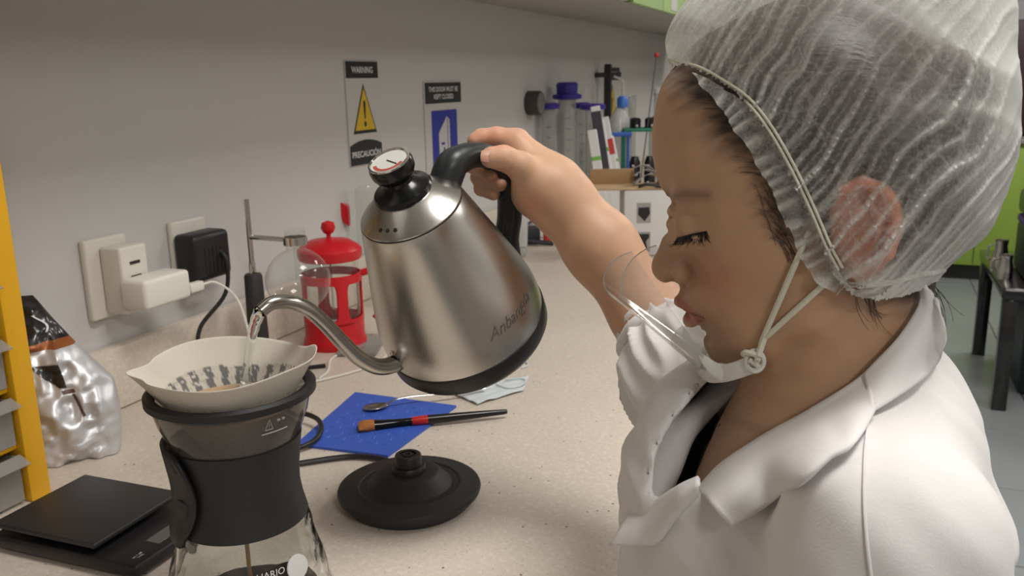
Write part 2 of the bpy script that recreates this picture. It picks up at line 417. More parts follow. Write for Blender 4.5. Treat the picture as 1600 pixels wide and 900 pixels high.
build('body', MB().box((1.80, 4.24, .2), (.3, .34, .4), bev=.025, seg=3), M_bin, bx2)
build('rim', MB().box((1.80, 4.24, .395), (.316, .356, .03), bev=.012), M_black, bx2)
for k, (ax_, ay_, r_, h_) in enumerate(((1.545, 4.02, .03, .1), (1.555, 4.26, .03, .12))):
    j = thing('steel_jug', ['small steel jug at the corner of the black low table', 'larger steel jug behind the small one on the black low table'][k], 'jug', (ax_, ay_, .515))
    build('body', MB().lathe([(0, 0), (r_, 0), (r_ * 1.05, h_ * .4), (r_ * .8, h_ * .8), (r_ * .9, h_), (r_ * .86, h_), (r_ * .76, h_ * .8), (r_ * 1.0, h_ * .4), (0, .006)], (ax_, ay_, .515)), M_steel, j)
    build('handle', MB().tube(smooth_path([(ax_ - r_ * .8, ay_ - .01, .515 + h_ * .85), (ax_ - r_ * 1.7, ay_ - .015, .515 + h_ * .75), (ax_ - r_ * 1.7, ay_ - .015, .515 + h_ * .35), (ax_ - r_, ay_, .515 + h_ * .25)], 16), .004, 6), M_steel, j)

# ================================================================== WALL THINGS
M_signw = mat('sign_white', (196, 193, 188), .6); M_signk = mat('sign_black', (38, 38, 37), .6); M_signy = mat('sign_yellow', (214, 178, 40), .6); M_signb = mat('sign_blue', (46, 52, 150), .6)
EX, EY, EZ = np.eye(3)
def warn_sign(y0, y1, z0, z1, lab, nm='warning_sign', x0=.0, full=True):
    t = thing(nm, lab, 'sign', (x0, (y0 + y1) / 2, z0)); W = y1 - y0; H = z1 - z0; yc = (y0 + y1) / 2
    X = x0 + .0032
    build('board', MB().box((x0 + .0016, yc, (z0 + z1) / 2), (.0032, W, H), bev=.0008, seg=1), M_signw, t)
    build('header', MB().box((X, yc, z1 - .084 * H), (.0008, W * .97, .158 * H)), M_signk, t)
    letter('header_text', 'WARNING', (X + .0006, yc, z1 - .084 * H), EY, EZ, M_lettering, t, width=W * .64, height=H * .062, bold=.02)
    tri = lambda s: [(-.34 * W * s, -.5 * .45 * H * s), (.34 * W * s, -.5 * .45 * H * s), (0, .5 * .45 * H * s)]
    oc = np.array([X, yc, z0 + .545 * H])
    build('triangle_border', MB().prism(tri(1.06), oc, EY, EZ, (.0006, 0, 0)), M_signk, t, smooth=False)
    build('triangle', MB().prism(tri(.9), oc + (.0004, 0, -.004 * H), EY, EZ, (.0006, 0, 0)), M_signy, t, smooth=False)
    mb = MB(); o2 = oc + (.0009, 0, 0)
    mb.prism([(-.014 * W, -.10 * H), (.014 * W, -.10 * H), (.036 * W, .06 * H), (0, .085 * H), (-.036 * W, .06 * H)], o2, EY, EZ, (.0005, 0, 0))
    an = np.linspace(0, 2 * math.pi, 16, endpoint=False)
    mb.prism(np.c_[.036 * W * np.cos(an), -.148 * H + .028 * H * np.sin(an)], o2, EY, EZ, (.0005, 0, 0))
    build('exclamation_mark', mb, M_signk, t, smooth=False)
    arc = [(x, -.5 * .24 * H + .24 * H * (.78 + .22 * (1 - (2 * x / W) ** 2))) for x in np.linspace(.49 * W, -.49 * W, 14)]
    build('footer', MB().prism([(-.49 * W, -.12 * H), (.49 * W, -.12 * H)] + arc, (X, yc, z0 + .125 * H), EY, EZ, (.0008, 0, 0)), M_signk, t, smooth=False)
    letter('footer_text', 'PRECAUCIÓN', (X + .0011, yc, z0 + .115 * H), EY, EZ, M_lettering, t, width=W * .88, height=H * .075, bold=.02)
    return t
warn_sign(1.560, 1.690, 1.182, 1.396, 'white and black wall sign with yellow triangle reading WARNING, left of the door sign')
ds = thing('door_sign', 'white wall sign with a blue door symbol, THIS DOOR MUST BE KEPT CLOSED', 'sign', (0, 2.0, 1.0))
y0, y1, z1 = 1.898, 2.106, 1.352; W = y1 - y0; yc = (y0 + y1) / 2; z0 = .995
build('board', MB().box((.0016, yc, (z0 + z1) / 2), (.0032, W, z1 - z0), bev=.0008, seg=1), M_signw, ds)
build('header', MB().box((.0034, yc, z1 - .028), (.0008, W * .96, .05)), M_signk, ds)
letter('header_text', 'THIS DOOR MUST BE', (.004, yc, z1 - .019), EY, EZ, M_lettering, ds, width=W * .78, height=.012, bold=.015)
letter('header_text', 'KEPT CLOSED', (.004, yc, z1 - .037), EY, EZ, M_lettering, ds, width=W * .52, height=.012, bold=.015)
build('blue_panel', MB().box((.0034, yc, z1 - .145), (.0008, W * .68, .15)), M_signb, ds)
build('door_symbol', MB().prism([(-.035, -.065), (.012, -.075), (.012, .06), (-.035, .02)], (.0038, yc, z1 - .145), EY, EZ, (.0006, 0, 0)).prism([(.016, -.075), (.026, -.07), (.026, .05), (.016, .058)], (.0038, yc, z1 - .145), EY, EZ, (.0006, 0, 0)), M_signw, ds, smooth=False)
build('door_handle_symbol', MB().box((.0046, yc - .014, z1 - .152), (.0006, .018, .006)).box((.0046, yc - .008, z1 - .168), (.0006, .008, .012)), M_signb, ds)
build('footer', MB().box((.0034, yc, z0 + .03), (.0008, W * .96, .055)), M_signk, ds)
warn_sign(3.43, 3.66, 1.08, 1.395, 'small distant wall sign half covered by a dark upright bar above the beakers', nm='warning_sign')
# dark round wall speaker/clock seen edge-on
p0 = onx(818, 161, .0); p1_ = onx(846, 161, .0)
rc = thing('round_wall_clock', 'dark grey drum with a paler round face, fixed on the wall', 'clock', (0, 2.62, 1.28))
M_drum = mat('dark_grey_drum', (66, 64, 62), .6)
build('drum', MB().lathe([(0, 0), (.035, 0), (.037, .002), (.037, .040), (.034, .044), (.032, .044)], (.0, 2.595, 1.281), EX), M_drum, rc)
build('face', MB().lathe([(.0325, .0436), (.0, .0425)], (.0, 2.595, 1.281), EX), mat('grey_face', (112, 108, 104), .6), rc)

# sockets, chargers and cables
M_plug = mat('white_plastic', (214, 208, 196), .4); M_plug2 = mat('white_charger_plastic', (222, 217, 206), .35)
pc = onx(161, 430, 0)
so = thing('wall_socket', 'white wall socket plate behind the chargers', 'socket', (0, .95, 1.06))
build('plate', MB().box((.006, .905, 1.09), (.012, .075, .115), bev=.004, seg=3), M_plug, so)
build('plate', MB().box((.006, 1.07, 1.09), (.012, .075, .115), bev=.004, seg=3), M_plug, so)
ad = thing('plug_adapter', 'white block adapter plugged into the wall socket', 'adapter', (.03, .945, 1.06))
build('body', MB().box((.0315, .915, 1.088), (.038, .05, .095), bev=.004, seg=3), M_plug, ad)
for k in range(3): build('slot', MB().box((.0512, .915, 1.112 - k * .02), (.001, .018, .004)), M_dark, ad)
ch = thing('usb_charger', 'white phone charger with a white cable, on the wall adapter', 'charger', (.07, .94, 1.06))
build('body', MB().box((.075, .925, 1.073), (.046, .088, .042), bev=.006, seg=3), M_plug2, ch)
build('plug_end', MB().box((.092, .982, 1.064), (.013, .028, .014), bev=.003), M_plug2, ch)
build('cable', MB().tube(smooth_path([(.092, .995, 1.064), (.10, 1.02, 1.062), (.12, 1.04, 1.03), (.15, 1.03, .96), (.19, 1.02, .905), (.22, 1.06, .9025), (.27, 1.17, .9025), (.25, 1.3, .9025)], 60), .002, 6), M_plug2, ch)
bp = thing('black_power_plug', 'black power plug with a black cable, right of the white charger', 'plug', (.03, 1.07, 1.06))
build('body', MB().box((.034, 1.07, 1.092), (.044, .082, .075), bev=.009, seg=3), M_black, bp)
for k in range(5): build('rib', MB().box((.0562, 1.052 + k * .009, 1.085), (.001, .004, .04)), M_blackmatte, bp)
build('cable', MB().tube(smooth_path([(.05, 1.085, 1.1), (.066, 1.085, 1.08), (.066, 1.075, 1.03), (.05, 1.03, .985), (.06, 1.02, .95), (.10, 1.05, .915), (.15, 1.1, .904), (.2, 1.14, .904)], 60), .0033, 8), M_black, bp)
# ================================================================== KETTLE
M_brushed = mat('brushed_steel', (204, 200, 193), .27, 1, noise=.05, nscale=60, bump=.06, bscale=240, stretch=(1, 1, 12), aniso=.5)
M_lidsteel = mat('lid_steel', (204, 201, 195), .24, 1, noise=.05, nscale=90, bump=.04, bscale=200)
M_spout = mat('spout_steel', (180, 176, 170), .2, 1)
M_ring = mat('kettle_black', (36, 35, 36), .4)
M_handle = mat('kettle_handle_black', (40, 42, 43), .36, bump=.02, bscale=1200)
M_knob = mat('knob_black', (18, 18, 18), .22)
Ac = nrm((-.296, -.731, -.616)); Dc = np.array((-.68, .61, -.41)); Dc = nrm(Dc - Ac * np.dot(Ac, Dc))
KA, KD = CR @ Ac, CR @ Dc; KN = np.cross(KA, KD); KB = at(733, 520, .862)
KR = np.stack([KD, np.cross(KA, KD), KA], 1)       # kettle frame: x toward the spout, z up its axis
ke = thing('kettle', 'brushed steel gooseneck kettle held tilted in mid air, pouring water', 'kettle', KB, KR)
def K(r, h, s=0): return KB + KD * r + KA * h + KR[:, 1] * s
kb = build('body', MB().lathe([(0, .012), (.079, .012), (.0800, .018), (.0801, .03), (.0789, .042), (.0772, .050), (.0742, .062), (.0685, .083), (.0626, .104), (.0563, .126), (.0511, .144), (.0480, .1545), (.0474, .1556), (.046, .1552), (.044, .153)], seg=96), M_brushed, ke, world=False)
build('base_ring', MB().lathe([(0, -.008), (.066, -.008), (.0775, -.004), (.0805, .001), (.0812, .0155), (.0806, .0175), (.0790, .0178)], seg=96), M_ring, ke, world=False)
lid = build('lid', MB().lathe([(.0455, .154), (.0470, .1568), (.0470, .1580), (.0462, .1588), (.0262, .1735), (.020, .1755), (0, .1762)], seg=72), M_lidsteel, ke, world=False)
v3 = MB()
for k in range(3):
    a = math.radians(12 + 11 * k); v3.lathe([(.0019, 0), (.0, .0002)], (math.cos(a) * .0398, math.sin(a) * .0398, .1639), nrm((math.cos(a) * .58, math.sin(a) * .58, .8)), 12)
build('steam_holes', v3, M_dark, lid, world=False)
build('seam', MB().lathe([(.0440, .1545), (.0474, .1549), (.0474, .1562), (.0440, .1566)], seg=72), M_dark, ke, world=False)
kn = build('lid_knob', MB().lathe([(.0262, .1738), (.0268, .176), (.0255, .1785), (.018, .181), (.0135, .1855), (.0135, .189), (.0175, .193), (.0195, .197), (.0198, .203), (.0188, .2062), (.0175, .2068)], seg=48), M_knob, ke, world=False)
build('chrome_rim', MB().lathe([(.0186, .2058), (.0186, .2078), (.0172, .2082), (.0165, .2066)], seg=48), M_steel, kn, world=False)
build('thermometer_dial', MB().lathe([(.0168, .2066), (0, .2066)], seg=32), mat('dial_white', (206, 206, 198), .35), kn, world=False)
an = np.linspace(-.6, 1.9, 16); ring = lambda r: np.c_[r * np.cos(an), r * np.sin(an), np.full(16, .20685)]
build('dial_scale', MB().grid(np.stack([ring(.0115), ring(.0145)])), mat('dial_red', (176, 74, 60), .5), kn, world=False, smooth=False)
build('dial_needle', MB().box((0, .004, .2071), (.0008, .014, .0004)), M_dark, kn, world=False)
sp = [onplane(px, py, KB, KN) for px, py in ((640, 552), (621, 566), (592, 573), (562, 560), (535, 535), (505, 503), (478, 481), (450, 472), (424, 474), (407, 486))]
sp = [K(.062, .036)] + sp[1:]
P = smooth_path(sp, 60); rr = np.interp(np.linspace(0, 1, len(P)), [0, .08, .3, .7, 1], [.0105, .0085, .0072, .0062, .0056])
spo = build('spout', MB().tube(P, rr, 18, caps=False).tube(P[::-1], rr[::-1] * .86, 18, caps=False), M_spout, ke)
build('spout_collar', MB().lathe([(.0125, 0), (.0125, .003), (.0095, .006)], K(.0725, .036) , nrm(P[6] - P[0]), 20), M_spout, spo)
hp_ = [onplane(px, py, KB, KN) for px, py in ((704, 262), (717, 250), (736, 243), (757, 243), (776, 252), (790, 273), (796, 305), (796, 340), (792, 374))]
hp_ = [K(-.036, .150)] + hp_ + [K(-.074, .033)]
P = smooth_path(hp_, 70); n_ = len(P); ts = np.linspace(0, 1, n_)
wd = np.interp(ts, [0, .1, .2, .35, .55, .8, 1], [.0150, .0150, .0135, .0115, .0118, .0122, .012])
build('handle', MB().tube(P, wd, 20, flat=1.0), M_handle, ke)
# script lettering wrapped round the body
tv, tf = text_mb('Anbangda', width=.062, shear=.45, narrow=1)
def onbody(x, y, a0=math.radians(97), h0=.0475):
    h = h0 + y; r = np.interp(h, [.018, .03, .042, .05, .062, .083], [.0800, .0801, .0789, .0772, .0742, .0685]) + .0003
    a = a0 + x / .078
    return np.stack([r * np.cos(a), r * np.sin(a), h], -1)
build('lettering', MB().add(onbody(tv[:, 0], tv[:, 1]), tf), mat('engraved_grey', (92, 88, 84), .5), kb, world=False, smooth=False, fixn=False)

# ================================================================== POUR-OVER DECANTER
DC = at(361, 604, .69); DZ = DC[2]; dx_, dy_ = DC[0], DC[1]; Rr = .0655
M_smoke = glass('smoky_glass', (176, 173, 170), .03, .9, .30, (126, 122, 118), 1.45)
M_clear = glass('clear_glass', (246, 248, 246), .02, 1, .03, (230, 230, 230), 1.5)
M_sleeve = mat('black_silicone', (31, 30, 31), .5, bump=.015, bscale=900)
de = thing('coffee_decanter', 'glass pour-over decanter with a black silicone sleeve, under the kettle spout', 'decanter', (dx_, dy_, CZ))
zb = CZ + .001; H = DZ - CZ
def wob(mb, amp, seed):      # hand-blown unevenness
    for i, v in enumerate(mb.v):
        nn = vnoise(np.asarray(v) * np.array([70, 70, 110]), seed) - .5; c = v - np.array([dx_, dy_, 0]); c[:, 2] = 0
        L = np.linalg.norm(c, axis=1)[:, None] + 1e-9; mb.v[i] = v + c / L * (nn[:, None] * amp)
    return mb
def wall(p, seed, amp):
    return wob(MB().lathe(p, (dx_, dy_, 0), seg=96), amp, seed)
zs_ = np.linspace(zb + .02, DZ - .108, 26); ro_ = np.interp(zs_, [zb + .02, zb + .035, zb + .058, zb + .078, DZ - .108], [.0685, .068, .0635, .058, .050])
prof = [(0, zb), (.060, zb), (.066, zb + .004)] + list(zip(ro_, zs_)) + [(.046, DZ - .085), (.046, DZ - .07), (.0475, DZ - .055), (.0485, DZ - .045), (.0465, DZ - .045), (.0455, DZ - .055), (.044, DZ - .07), (.044, DZ - .085)] + list(zip(ro_[::-1] - .0032, zs_[::-1])) + [(.0625, zb + .009), (.058, zb + .005), (0, zb + .005)]
gl = wall(prof, 3, .0028)
M_blown = mat('blown_glass', (250, 252, 250), .01, trans=1, ior=1.4)
srv = build('glass_server', gl, M_blown, de, sharp=0)
build('brewed_coffee', MB().lathe([(0, zb + .0065), (.056, zb + .0075), (.0618, zb + .02), (.0614, zb + .0275), (0, zb + .0275)], (dx_, dy_, 0), seg=48), mat('brewed_coffee', (46, 22, 10), .1, trans=0), de)
toC = nrm((CC - DC) * (1, 1, 0)); tang = np.cross(EZ, toC)
def sl(r_off=0.0):
    return [(.0515 + r_off, DZ - .0405), (.0498 + r_off, DZ - .052), (.0474 + r_off, DZ - .070), (.0470 + r_off, DZ - .084), (.0488 + r_off, DZ - .097), (.0518 + r_off, DZ - .110)]
slv = build('sleeve', MB().lathe(sl() + [(.0498, DZ - .1105)] + [(a - .0025, b) for a, b in sl()[::-1]] + [sl()[0]], (dx_, dy_, 0), seg=72), M_sleeve, de)
# overlapping fastening tab with its stud, on the left of the sleeve
leftc = math.atan2(-tang[1], -tang[0]); a0 = leftc + .50
g = []
for a in np.linspace(-.75, .36, 18):
    row = []
    for t in np.linspace(0, 1, 12):
        z = DZ - .0385 - t * .078
        edge = .30 + .06 * math.sin(math.pi * t)
        aa = a0 + (a + .75) / 1.11 * (edge + .75) - .75 + (0 if a < .1 else -.28 * (1 - math.sin(math.pi * min(1, t * 1.0 + .04)) ** .6))
        r = np.interp(z, [p[1] for p in sl()[::-1]], [p[0] for p in sl()[::-1]]) + .0022
        row.append((dx_ + r * math.cos(aa), dy_ + r * math.sin(aa), z))
    g.append(row)
tab = build('fastening_tab', MB().grid(g), M_sleeve, slv)
tm = tab.modifiers.new('thick', 'SOLIDIFY'); tm.thickness = .0032; tm.offset = 1
ab = a0 + .06; zs = DZ - .084; ro = .0505
build('stud', MB().lathe([(0, .0035), (.0075, .003), (.0085, .001), (.0085, -.002)], (dx_ + ro * math.cos(ab), dy_ + ro * math.sin(ab), zs), (math.cos(ab), math.sin(ab), 0), 24), M_blackmatte, slv)
dr = thing('glass_dripper', 'smoky glass cone dripper with a black rim, sitting in the decanter', 'dripper', (dx_, dy_, DZ - .06))
build('cone', MB().lathe([(Rr - .0035, DZ - .0035), (.0575, DZ - .022), (.052, DZ - .036), (.044, DZ - .056), (.030, DZ - .072), (.012, DZ - .088)], (dx_, dy_, 0), seg=72), M_smoke, dr)
build('rim', MB().lathe([(Rr - .008, DZ + .0005), (Rr - .003, DZ + .002), (Rr, DZ), (Rr, DZ - .005), (Rr - .003, DZ - .0065), (Rr - .009, DZ - .0035), (Rr - .008, DZ + .0005)], (dx_, dy_, 0), seg=72), M_sleeve, dr)
# printed caution mark and small print on the cone (the code square is left out)
M_print = mat('faint_white_print', (165, 163, 160), .6)
def oncone(a, z): r = np.interp(z, [DZ - .036, DZ - .022, DZ - .0035], [.052, .0575, Rr - .0035]) + .0004; return np.array([dx_ + r * math.cos(a), dy_ + r * math.sin(a), z])
cc = math.atan2(toC[1], toC[0]); pm = MB()
a1_ = cc + .42; zt = DZ - .0155
tri = [(a1_ - .055, zt - .004), (a1_ + .055, zt - .004), (a1_, zt + .0045)]
for k in range(3): pm.tube([oncone(*tri[k]), oncone(*tri[(k + 1) % 3])], .00035, 4)
pm.tube([oncone(a1_, zt + .0015), oncone(a1_, zt - .0015)], .0003, 4)
for k in range(2): pm.tube([oncone(a1_ + .11 + .07 * k + q, zt + .002) for q in (0, .02, .04)], .0011, 4)
pm.tube([oncone(a1_ - .1 + .03 * q, zt - .0072) for q in range(14)], .0005, 4)
build('caution_print', pm, M_print, dr)
# maker's lettering and disc on the server
toS = cc + .1
pl = np.array([dx_ + .0705 * math.cos(toS), dy_ + .0705 * math.sin(toS), zb + .03])
aS = cc + .42
def onsrv(a, z, e=.0012): r = np.interp(z - zb, [.018, .035, .058, .078], [.0685, .068, .063, .0575]) + .0018 + e; return np.array([dx_ + r * math.cos(a), dy_ + r * math.sin(a), z])
def find(px, py):              # where on the server wall a print sits
    return min(((a_, z_) for a_ in np.linspace(cc - 1.2, cc + 1.2, 80) for z_ in np.linspace(zb + .015, zb + .085, 60)), key=lambda q: np.hypot(*(np.array(proj(onsrv(*q))[:2]) - (px, py))))
fa, fz = find(464, 886); d0 = onsrv(fa, fz, .0022); dn = nrm((math.cos(fa), math.sin(fa), .25)); ta, tz_ = find(424, 897)
build('white_disc', MB().lathe([(0, .0012), (.0098, .001), (.01, 0)], d0, dn, 28), mat('disc_white', (200, 200, 198), .6), srv)
tv, tf = text_mb('HARIO', width=.024)
build('lettering', MB().add([onsrv(ta + x / .068, tz_ + y, .0026) for x, y, _ in tv], tf), M_lettering, srv, smooth=False, fixn=False)

# paper filter, slurry, water
M_paper = mat('filter_paper', (214, 207, 192), .85, noise=.05, nscale=120, bump=.12, bscale=420, sss=0)
pf = []; pc_ = []
for t in np.linspace(0, 1, 56):
    row = []
    for a in np.linspace(0, 2 * math.pi, 300, endpoint=False):
        s_ = (a - math.atan2(-tang[1], -tang[0]) + math.pi) % (2 * math.pi) - math.pi       # 0 at the pinched fold, image left
        pinch = math.exp(-(s_ / .16) ** 2); p2_ = math.exp(-((abs(s_) - math.pi) / .3) ** 2)
        up = .0210 + .0022 * math.cos(2 * a + .5) + .0015 * math.sin(3 * a + 1) + .001 * pinch + .006 * p2_
        z = DZ - .07 + t * (.07 + up)
        r = .013 + t * (.0535 + .0012 * math.sin(5 * a) * t) + (.0075 * pinch + .002 * p2_) * t ** 4 - .0022 * math.exp(-((abs(s_) - .33) / .14) ** 2) * t ** 3
        row.append((dx_ + r * math.cos(a), dy_ + r * math.sin(a), z))
        da = (a - (cc + math.pi) + math.pi) % (2 * math.pi) - math.pi
        q_ = (da * 4.1 + .05 * math.sin(z * 700)) % 1; nz_ = float(vnoise(np.array([a * 26, z * 420, 2.]), 6))
        top_ = DZ + .0008 + .0015 * math.sin(da * 4); hgt = 1 if z < top_ + .002 * (nz_ - .5) else 0
        wet = hgt * (min(1, max(0, (nz_ - .12) * 6)) if (.1 < q_ < .6 and abs(da) < 1.42) else .15 + .25 * (nz_ > .7))
        pc_.append(np.array(srgb(198, 191, 177)[:3]) * (1 - wet) + np.array(srgb(104, 102, 102)[:3]) * wet)
    pf.append(row)
pv = np.array(pf).reshape(-1, 3); nr_, nc2 = 56, 300
pq = np.array([(i * nc2 + j, i * nc2 + (j + 1) % nc2, (i + 1) * nc2 + (j + 1) % nc2, (i + 1) * nc2 + j) for i in range(nr_ - 1) for j in range(nc2)])
fp = rawmesh('paper_filter', pv, pq, M_paper, None, np.array(pc_), origin=(dx_, dy_, DZ - .07))
nt_ = M_paper.node_tree; vc_ = nt_.nodes.new('ShaderNodeVertexColor'); vc_.layer_name = 'Col'; nt_.links.new(vc_.outputs[0], nt_.nodes['Principled BSDF'].inputs['Base Color'])
md = fp.modifiers.new('thick', 'SOLIDIFY'); md.thickness = .0006
tag(fp, 'white cone paper coffee filter with a pinched fold, in the glass dripper', 'filter')
cs = build('coffee_slurry', MB().lathe([(0, DZ - .013), (.02, DZ - .0125), (.04, DZ - .0128), (.0515, DZ - .0132), (.0495, DZ - .016), (0, DZ - .018)], (dx_, dy_, 0), seg=48), mat('coffee_foam', (186, 158, 126), .6, noise=.18, nscale=60, bump=.1, bscale=300), None)
tag(cs, 'pale brown foamy wet coffee in the paper filter', 'coffee')
tip = sp[-1]; end = onz(383, 603, DZ - .013)
tt = np.linspace(0, 1, 26); st = tip + (end - tip) * tt[:, None]; hz = (end - tip)[:2]
drp = (tip - end)[2]; st[:, :2] = tip[:2] + hz * tt[:, None]; st[:, 2] = tip[2] - drp * (.45 * tt + .55 * tt ** 2)
rs = np.interp(tt, [0, .1, .5, .85, 1], [.0052, .005, .004, .0034, .0046]) * (1 + .06 * np.sin(tt * 40))
ws = build('water_stream', MB().tube(st, rs, 14), mat('pouring_water', (240, 245, 245), .04, trans=1, ior=1.33), None)
tag(ws, 'clear stream of water falling from the kettle spout into the filter', 'water'); ws['kind'] = 'stuff'
dp = build('coffee_drip', MB().tube([(dx_ + .004, dy_ - .004, DZ - .088), (dx_ + .004, dy_ - .004, DZ - .12), (dx_ + .004, dy_ - .004, zb + .034)], [.0022, .0016, .002], 8), mat('drip_brown', (150, 110, 66), .2), dr)

# ================================================================== POWER BASE
pbc = onz(640, 762, CZ + .016)
pb = thing('kettle_power_base', 'round black kettle power base with a raised centre contact, on the worktop', 'power base', (pbc[0], pbc[1], CZ))
o_ = (pbc[0], pbc[1], CZ + .0005)
build('plate', MB().lathe([(0, 0), (.066, 0), (.068, .002), (.0775, .013), (.0785, .0165), (.0775, .019), (.0745, .0200), (.06, .0205), (.057, .0222), (.0555, .0222), (.054, .021), (.047, .0215), (.034, .0345), (.031, .036), (.018, .0365), (0, .0365)], o_, seg=96), M_blackmatte, pb)
ctc = build('contact', MB().lathe([(.0185, .036), (.0185, .0415), (.0175, .043), (.0145, .0435), (.0145, .054), (.0135, .0555), (.0095, .0558), (.0090, .0535), (.006, .0535), (.0055, .0556), (.003, .0556), (.0025, .054), (0, .054)], o_, seg=40), M_black, pb)
cbp = [onz(px, py, CZ + .0042) for px, py in ((625, 726), (590, 716), (555, 713), (520, 716), (480, 722), (440, 728))]
build('cable', MB().tube(smooth_path(cbp, 30), .0040, 10, flat=.8), M_black, pb)
lp = [onz(px, py, CZ + .004) for px, py in ((440, 640), (462, 657), (480, 660), (497, 667), (503, 678), (498, 690), (485, 698), (465, 703), (440, 708))]
lp2 = smooth_path(lp, 50); lp2[:, 2] += np.interp(np.linspace(0, 1, len(lp2)), [0, .25, .5, .8, 1], [.004, .012, .010, .004, 0])
build('cable', MB().tube(lp2, .0034, 10), M_black, pb)

# ================================================================== MAT, SPOON, BRUSH, MASK
q = [onz(px, py, CZ + .003) for px, py in ((555, 613), (713, 634), (606, 712), (462, 694))]
M_mat = mat('blue_silicone', (58, 92, 186), .5, bump=.02, bscale=600)
mt = thing('silicone_mat', 'square blue silicone mat with an embossed grid, under the brush', 'mat', (.4, .97, CZ))
mc = sum(q) / 4; qq = [p_ - mc for p_ in q]; o_ = np.array([mc[0], mc[1], CZ + .0004])
build('sheet', MB().prism([(p_[0], p_[1]) for p_ in qq], o_, EX, EY, (0, 0, .0032)), M_mat, mt, smooth=False)
M_mat2 = mat('blue_silicone_relief', (84, 116, 204), .45)
rl = MB()
for k in range(9):
    for j in range(9):
        u, v = .16 + .085 * k, .16 + .085 * j
        c_ = (qq[0] * (1 - u) * (1 - v) + qq[1] * u * (1 - v) + qq[2] * u * v + qq[3] * (1 - u) * v)
        d_ = nrm(qq[1] - qq[0]); e_ = nrm(qq[3] - qq[0])
        if (k + j) % 2 == 0: rl.tube([o_ + c_ + (0, 0, .0034) - d_ * .004, o_ + c_ + (0, 0, .0034) + d_ * .004], .00045, 4)
        else: rl.tube([o_ + c_ + (0, 0, .0034) - e_ * .004, o_ + c_ + (0, 0, .0034) + e_ * .004], .00045, 4)
build('embossed_grid', rl, M_mat2, mt)['kind'] = 'stuff'
# spoon
M_spoon = mat('spoon_steel', (190, 186, 180), .2, 1)
s0, s1 = onz(568, 640, CZ + .006), onz(758, 606, CZ + .012)
spn = thing('spoon', 'long handled steel spoon lying on the blue mat behind the brush', 'spoon', s0)
ud = nrm(s1 - s0); vd = nrm(np.cross(EZ, ud)); wd_ = np.cross(ud, vd); L = np.linalg.norm(s1 - s0)
g = []
for t in np.linspace(-1, 1, 15):
    row = []
    hw = .0115 * math.sqrt(max(0.0004, 1 - t * t)) * (1 + .15 * t * -1)
    for v in np.linspace(-1, 1, 11):
        row.append(s0 + ud * (.018 + t * .018) + vd * hw * v + wd_ * (.0045 * (v * v * (1 - t * t) + t * t) - .002))
    g.append(row)
bo = build('bowl', MB().grid(g), M_spoon, spn); sm_ = bo.modifiers.new('thick', 'SOLIDIFY'); sm_.thickness = .001
hpath = [s0 + ud * .035 + wd_ * .0025, s0 + ud * .05 + wd_ * .007, s0 + ud * .08 + wd_ * .0065, s0 + ud * (L * .75) + wd_ * .001, s1]
P = smooth_path(hpath, 40); build('handle', MB().tube(P, np.interp(np.linspace(0, 1, len(P)), [0, .3, .8, 1], [.0022, .002, .0028, .0036]), 10, flat=.5), M_spoon, spn)
# brush
b0, b1 = onz(560, 667, CZ + .008), onz(793, 643, CZ + .010)
br = thing('flat_brush', 'flat artist brush with brown bristles and a red band, lying across the blue mat', 'brush', b0)
ud = nrm(b1 - b0); vd = nrm(np.cross(EZ, ud)); L = np.linalg.norm(b1 - b0)
def flat(name, ts, ws, hs, m):
    P = np.array([b0 + ud * t for t in ts]); mb = MB(); seg = 14; an = 2 * math.pi * np.arange(seg) / seg
    V = P[:, None] + np.asarray(ws)[:, None, None] * np.cos(an)[None, :, None] * vd + np.asarray(hs)[:, None, None] * np.sin(an)[None, :, None] * EZ
    n0 = len(ts); f = [(i * seg + j, i * seg + (j + 1) % seg, (i + 1) * seg + (j + 1) % seg, (i + 1) * seg + j) for i in range(n0 - 1) for j in range(seg)] + [tuple(range(seg)), tuple((n0 - 1) * seg + j for j in range(seg))]
    return build(name, mb.add(V, f), m, br)
flat('bristles', [0, .004, .012, .021], [.0125, .0128, .0120, .0100], [.0040, .0066, .0078, .0072], mat('brown_bristle', (166, 104, 52), .7, noise=.35, nscale=500, stretch=(1, 1, 1), bump=.3, bscale=900))
flat('ferrule', [.020, .030, .045, .060, .063, .066, .069, .072], [.0100, .009, .0068, .0052, .0056, .0050, .0055, .005], [.0072, .0062, .0055, .0052, .0056, .0050, .0055, .005], mat('dark_ferrule', (34, 34, 36), .16, .6))
flat('red_band', [.071, .075, .092], [.0054, .0062, .0066], [.0054, .0062, .0066], mat('red_lacquer', (186, 40, 40), .3))
flat('handle', [.091, .11, .16, L - .006, L - .001, L], [.0065, .0062, .005, .0037, .003, .0012], [.0065, .0062, .005, .0037, .003, .0012], mat('black_lacquer_handle', (24, 22, 22), .25))
# wrapped face mask
mk = thing('face_mask', 'folded white disposable face mask with ear loops, behind the spoon end', 'mask', onz(765, 612, CZ))
M_mask = mat('mask_cloth', (205, 212, 214), .8, noise=.04, nscale=60, bump=.1, bscale=500)
cq = [onz(px, py, CZ + .001) for px, py in ((700, 614), (790, 588), (828, 592), (815, 610), (748, 634))]
cq = [onz(px, py, CZ + .001) for px, py in ((698, 612), (826, 590), (818, 611), (746, 633))]
g = []
for u in np.linspace(0, 1, 30):
    row = []
    for v in np.linspace(0, 1, 22):
        p_ = cq[0] * (1 - u) * (1 - v) + cq[1] * u * (1 - v) + cq[2] * u * v + cq[3] * (1 - u) * v
        pl_ = abs(((v * 3.5) % 1) - .5) * .003
        p_ = p_ + np.array([0, 0, .0012 + pl_ + .004 * (vnoise(np.array([u * 5, v * 4, 3.]), 4)) * math.sin(math.pi * u)])
        row.append(p_)
    g.append(row)
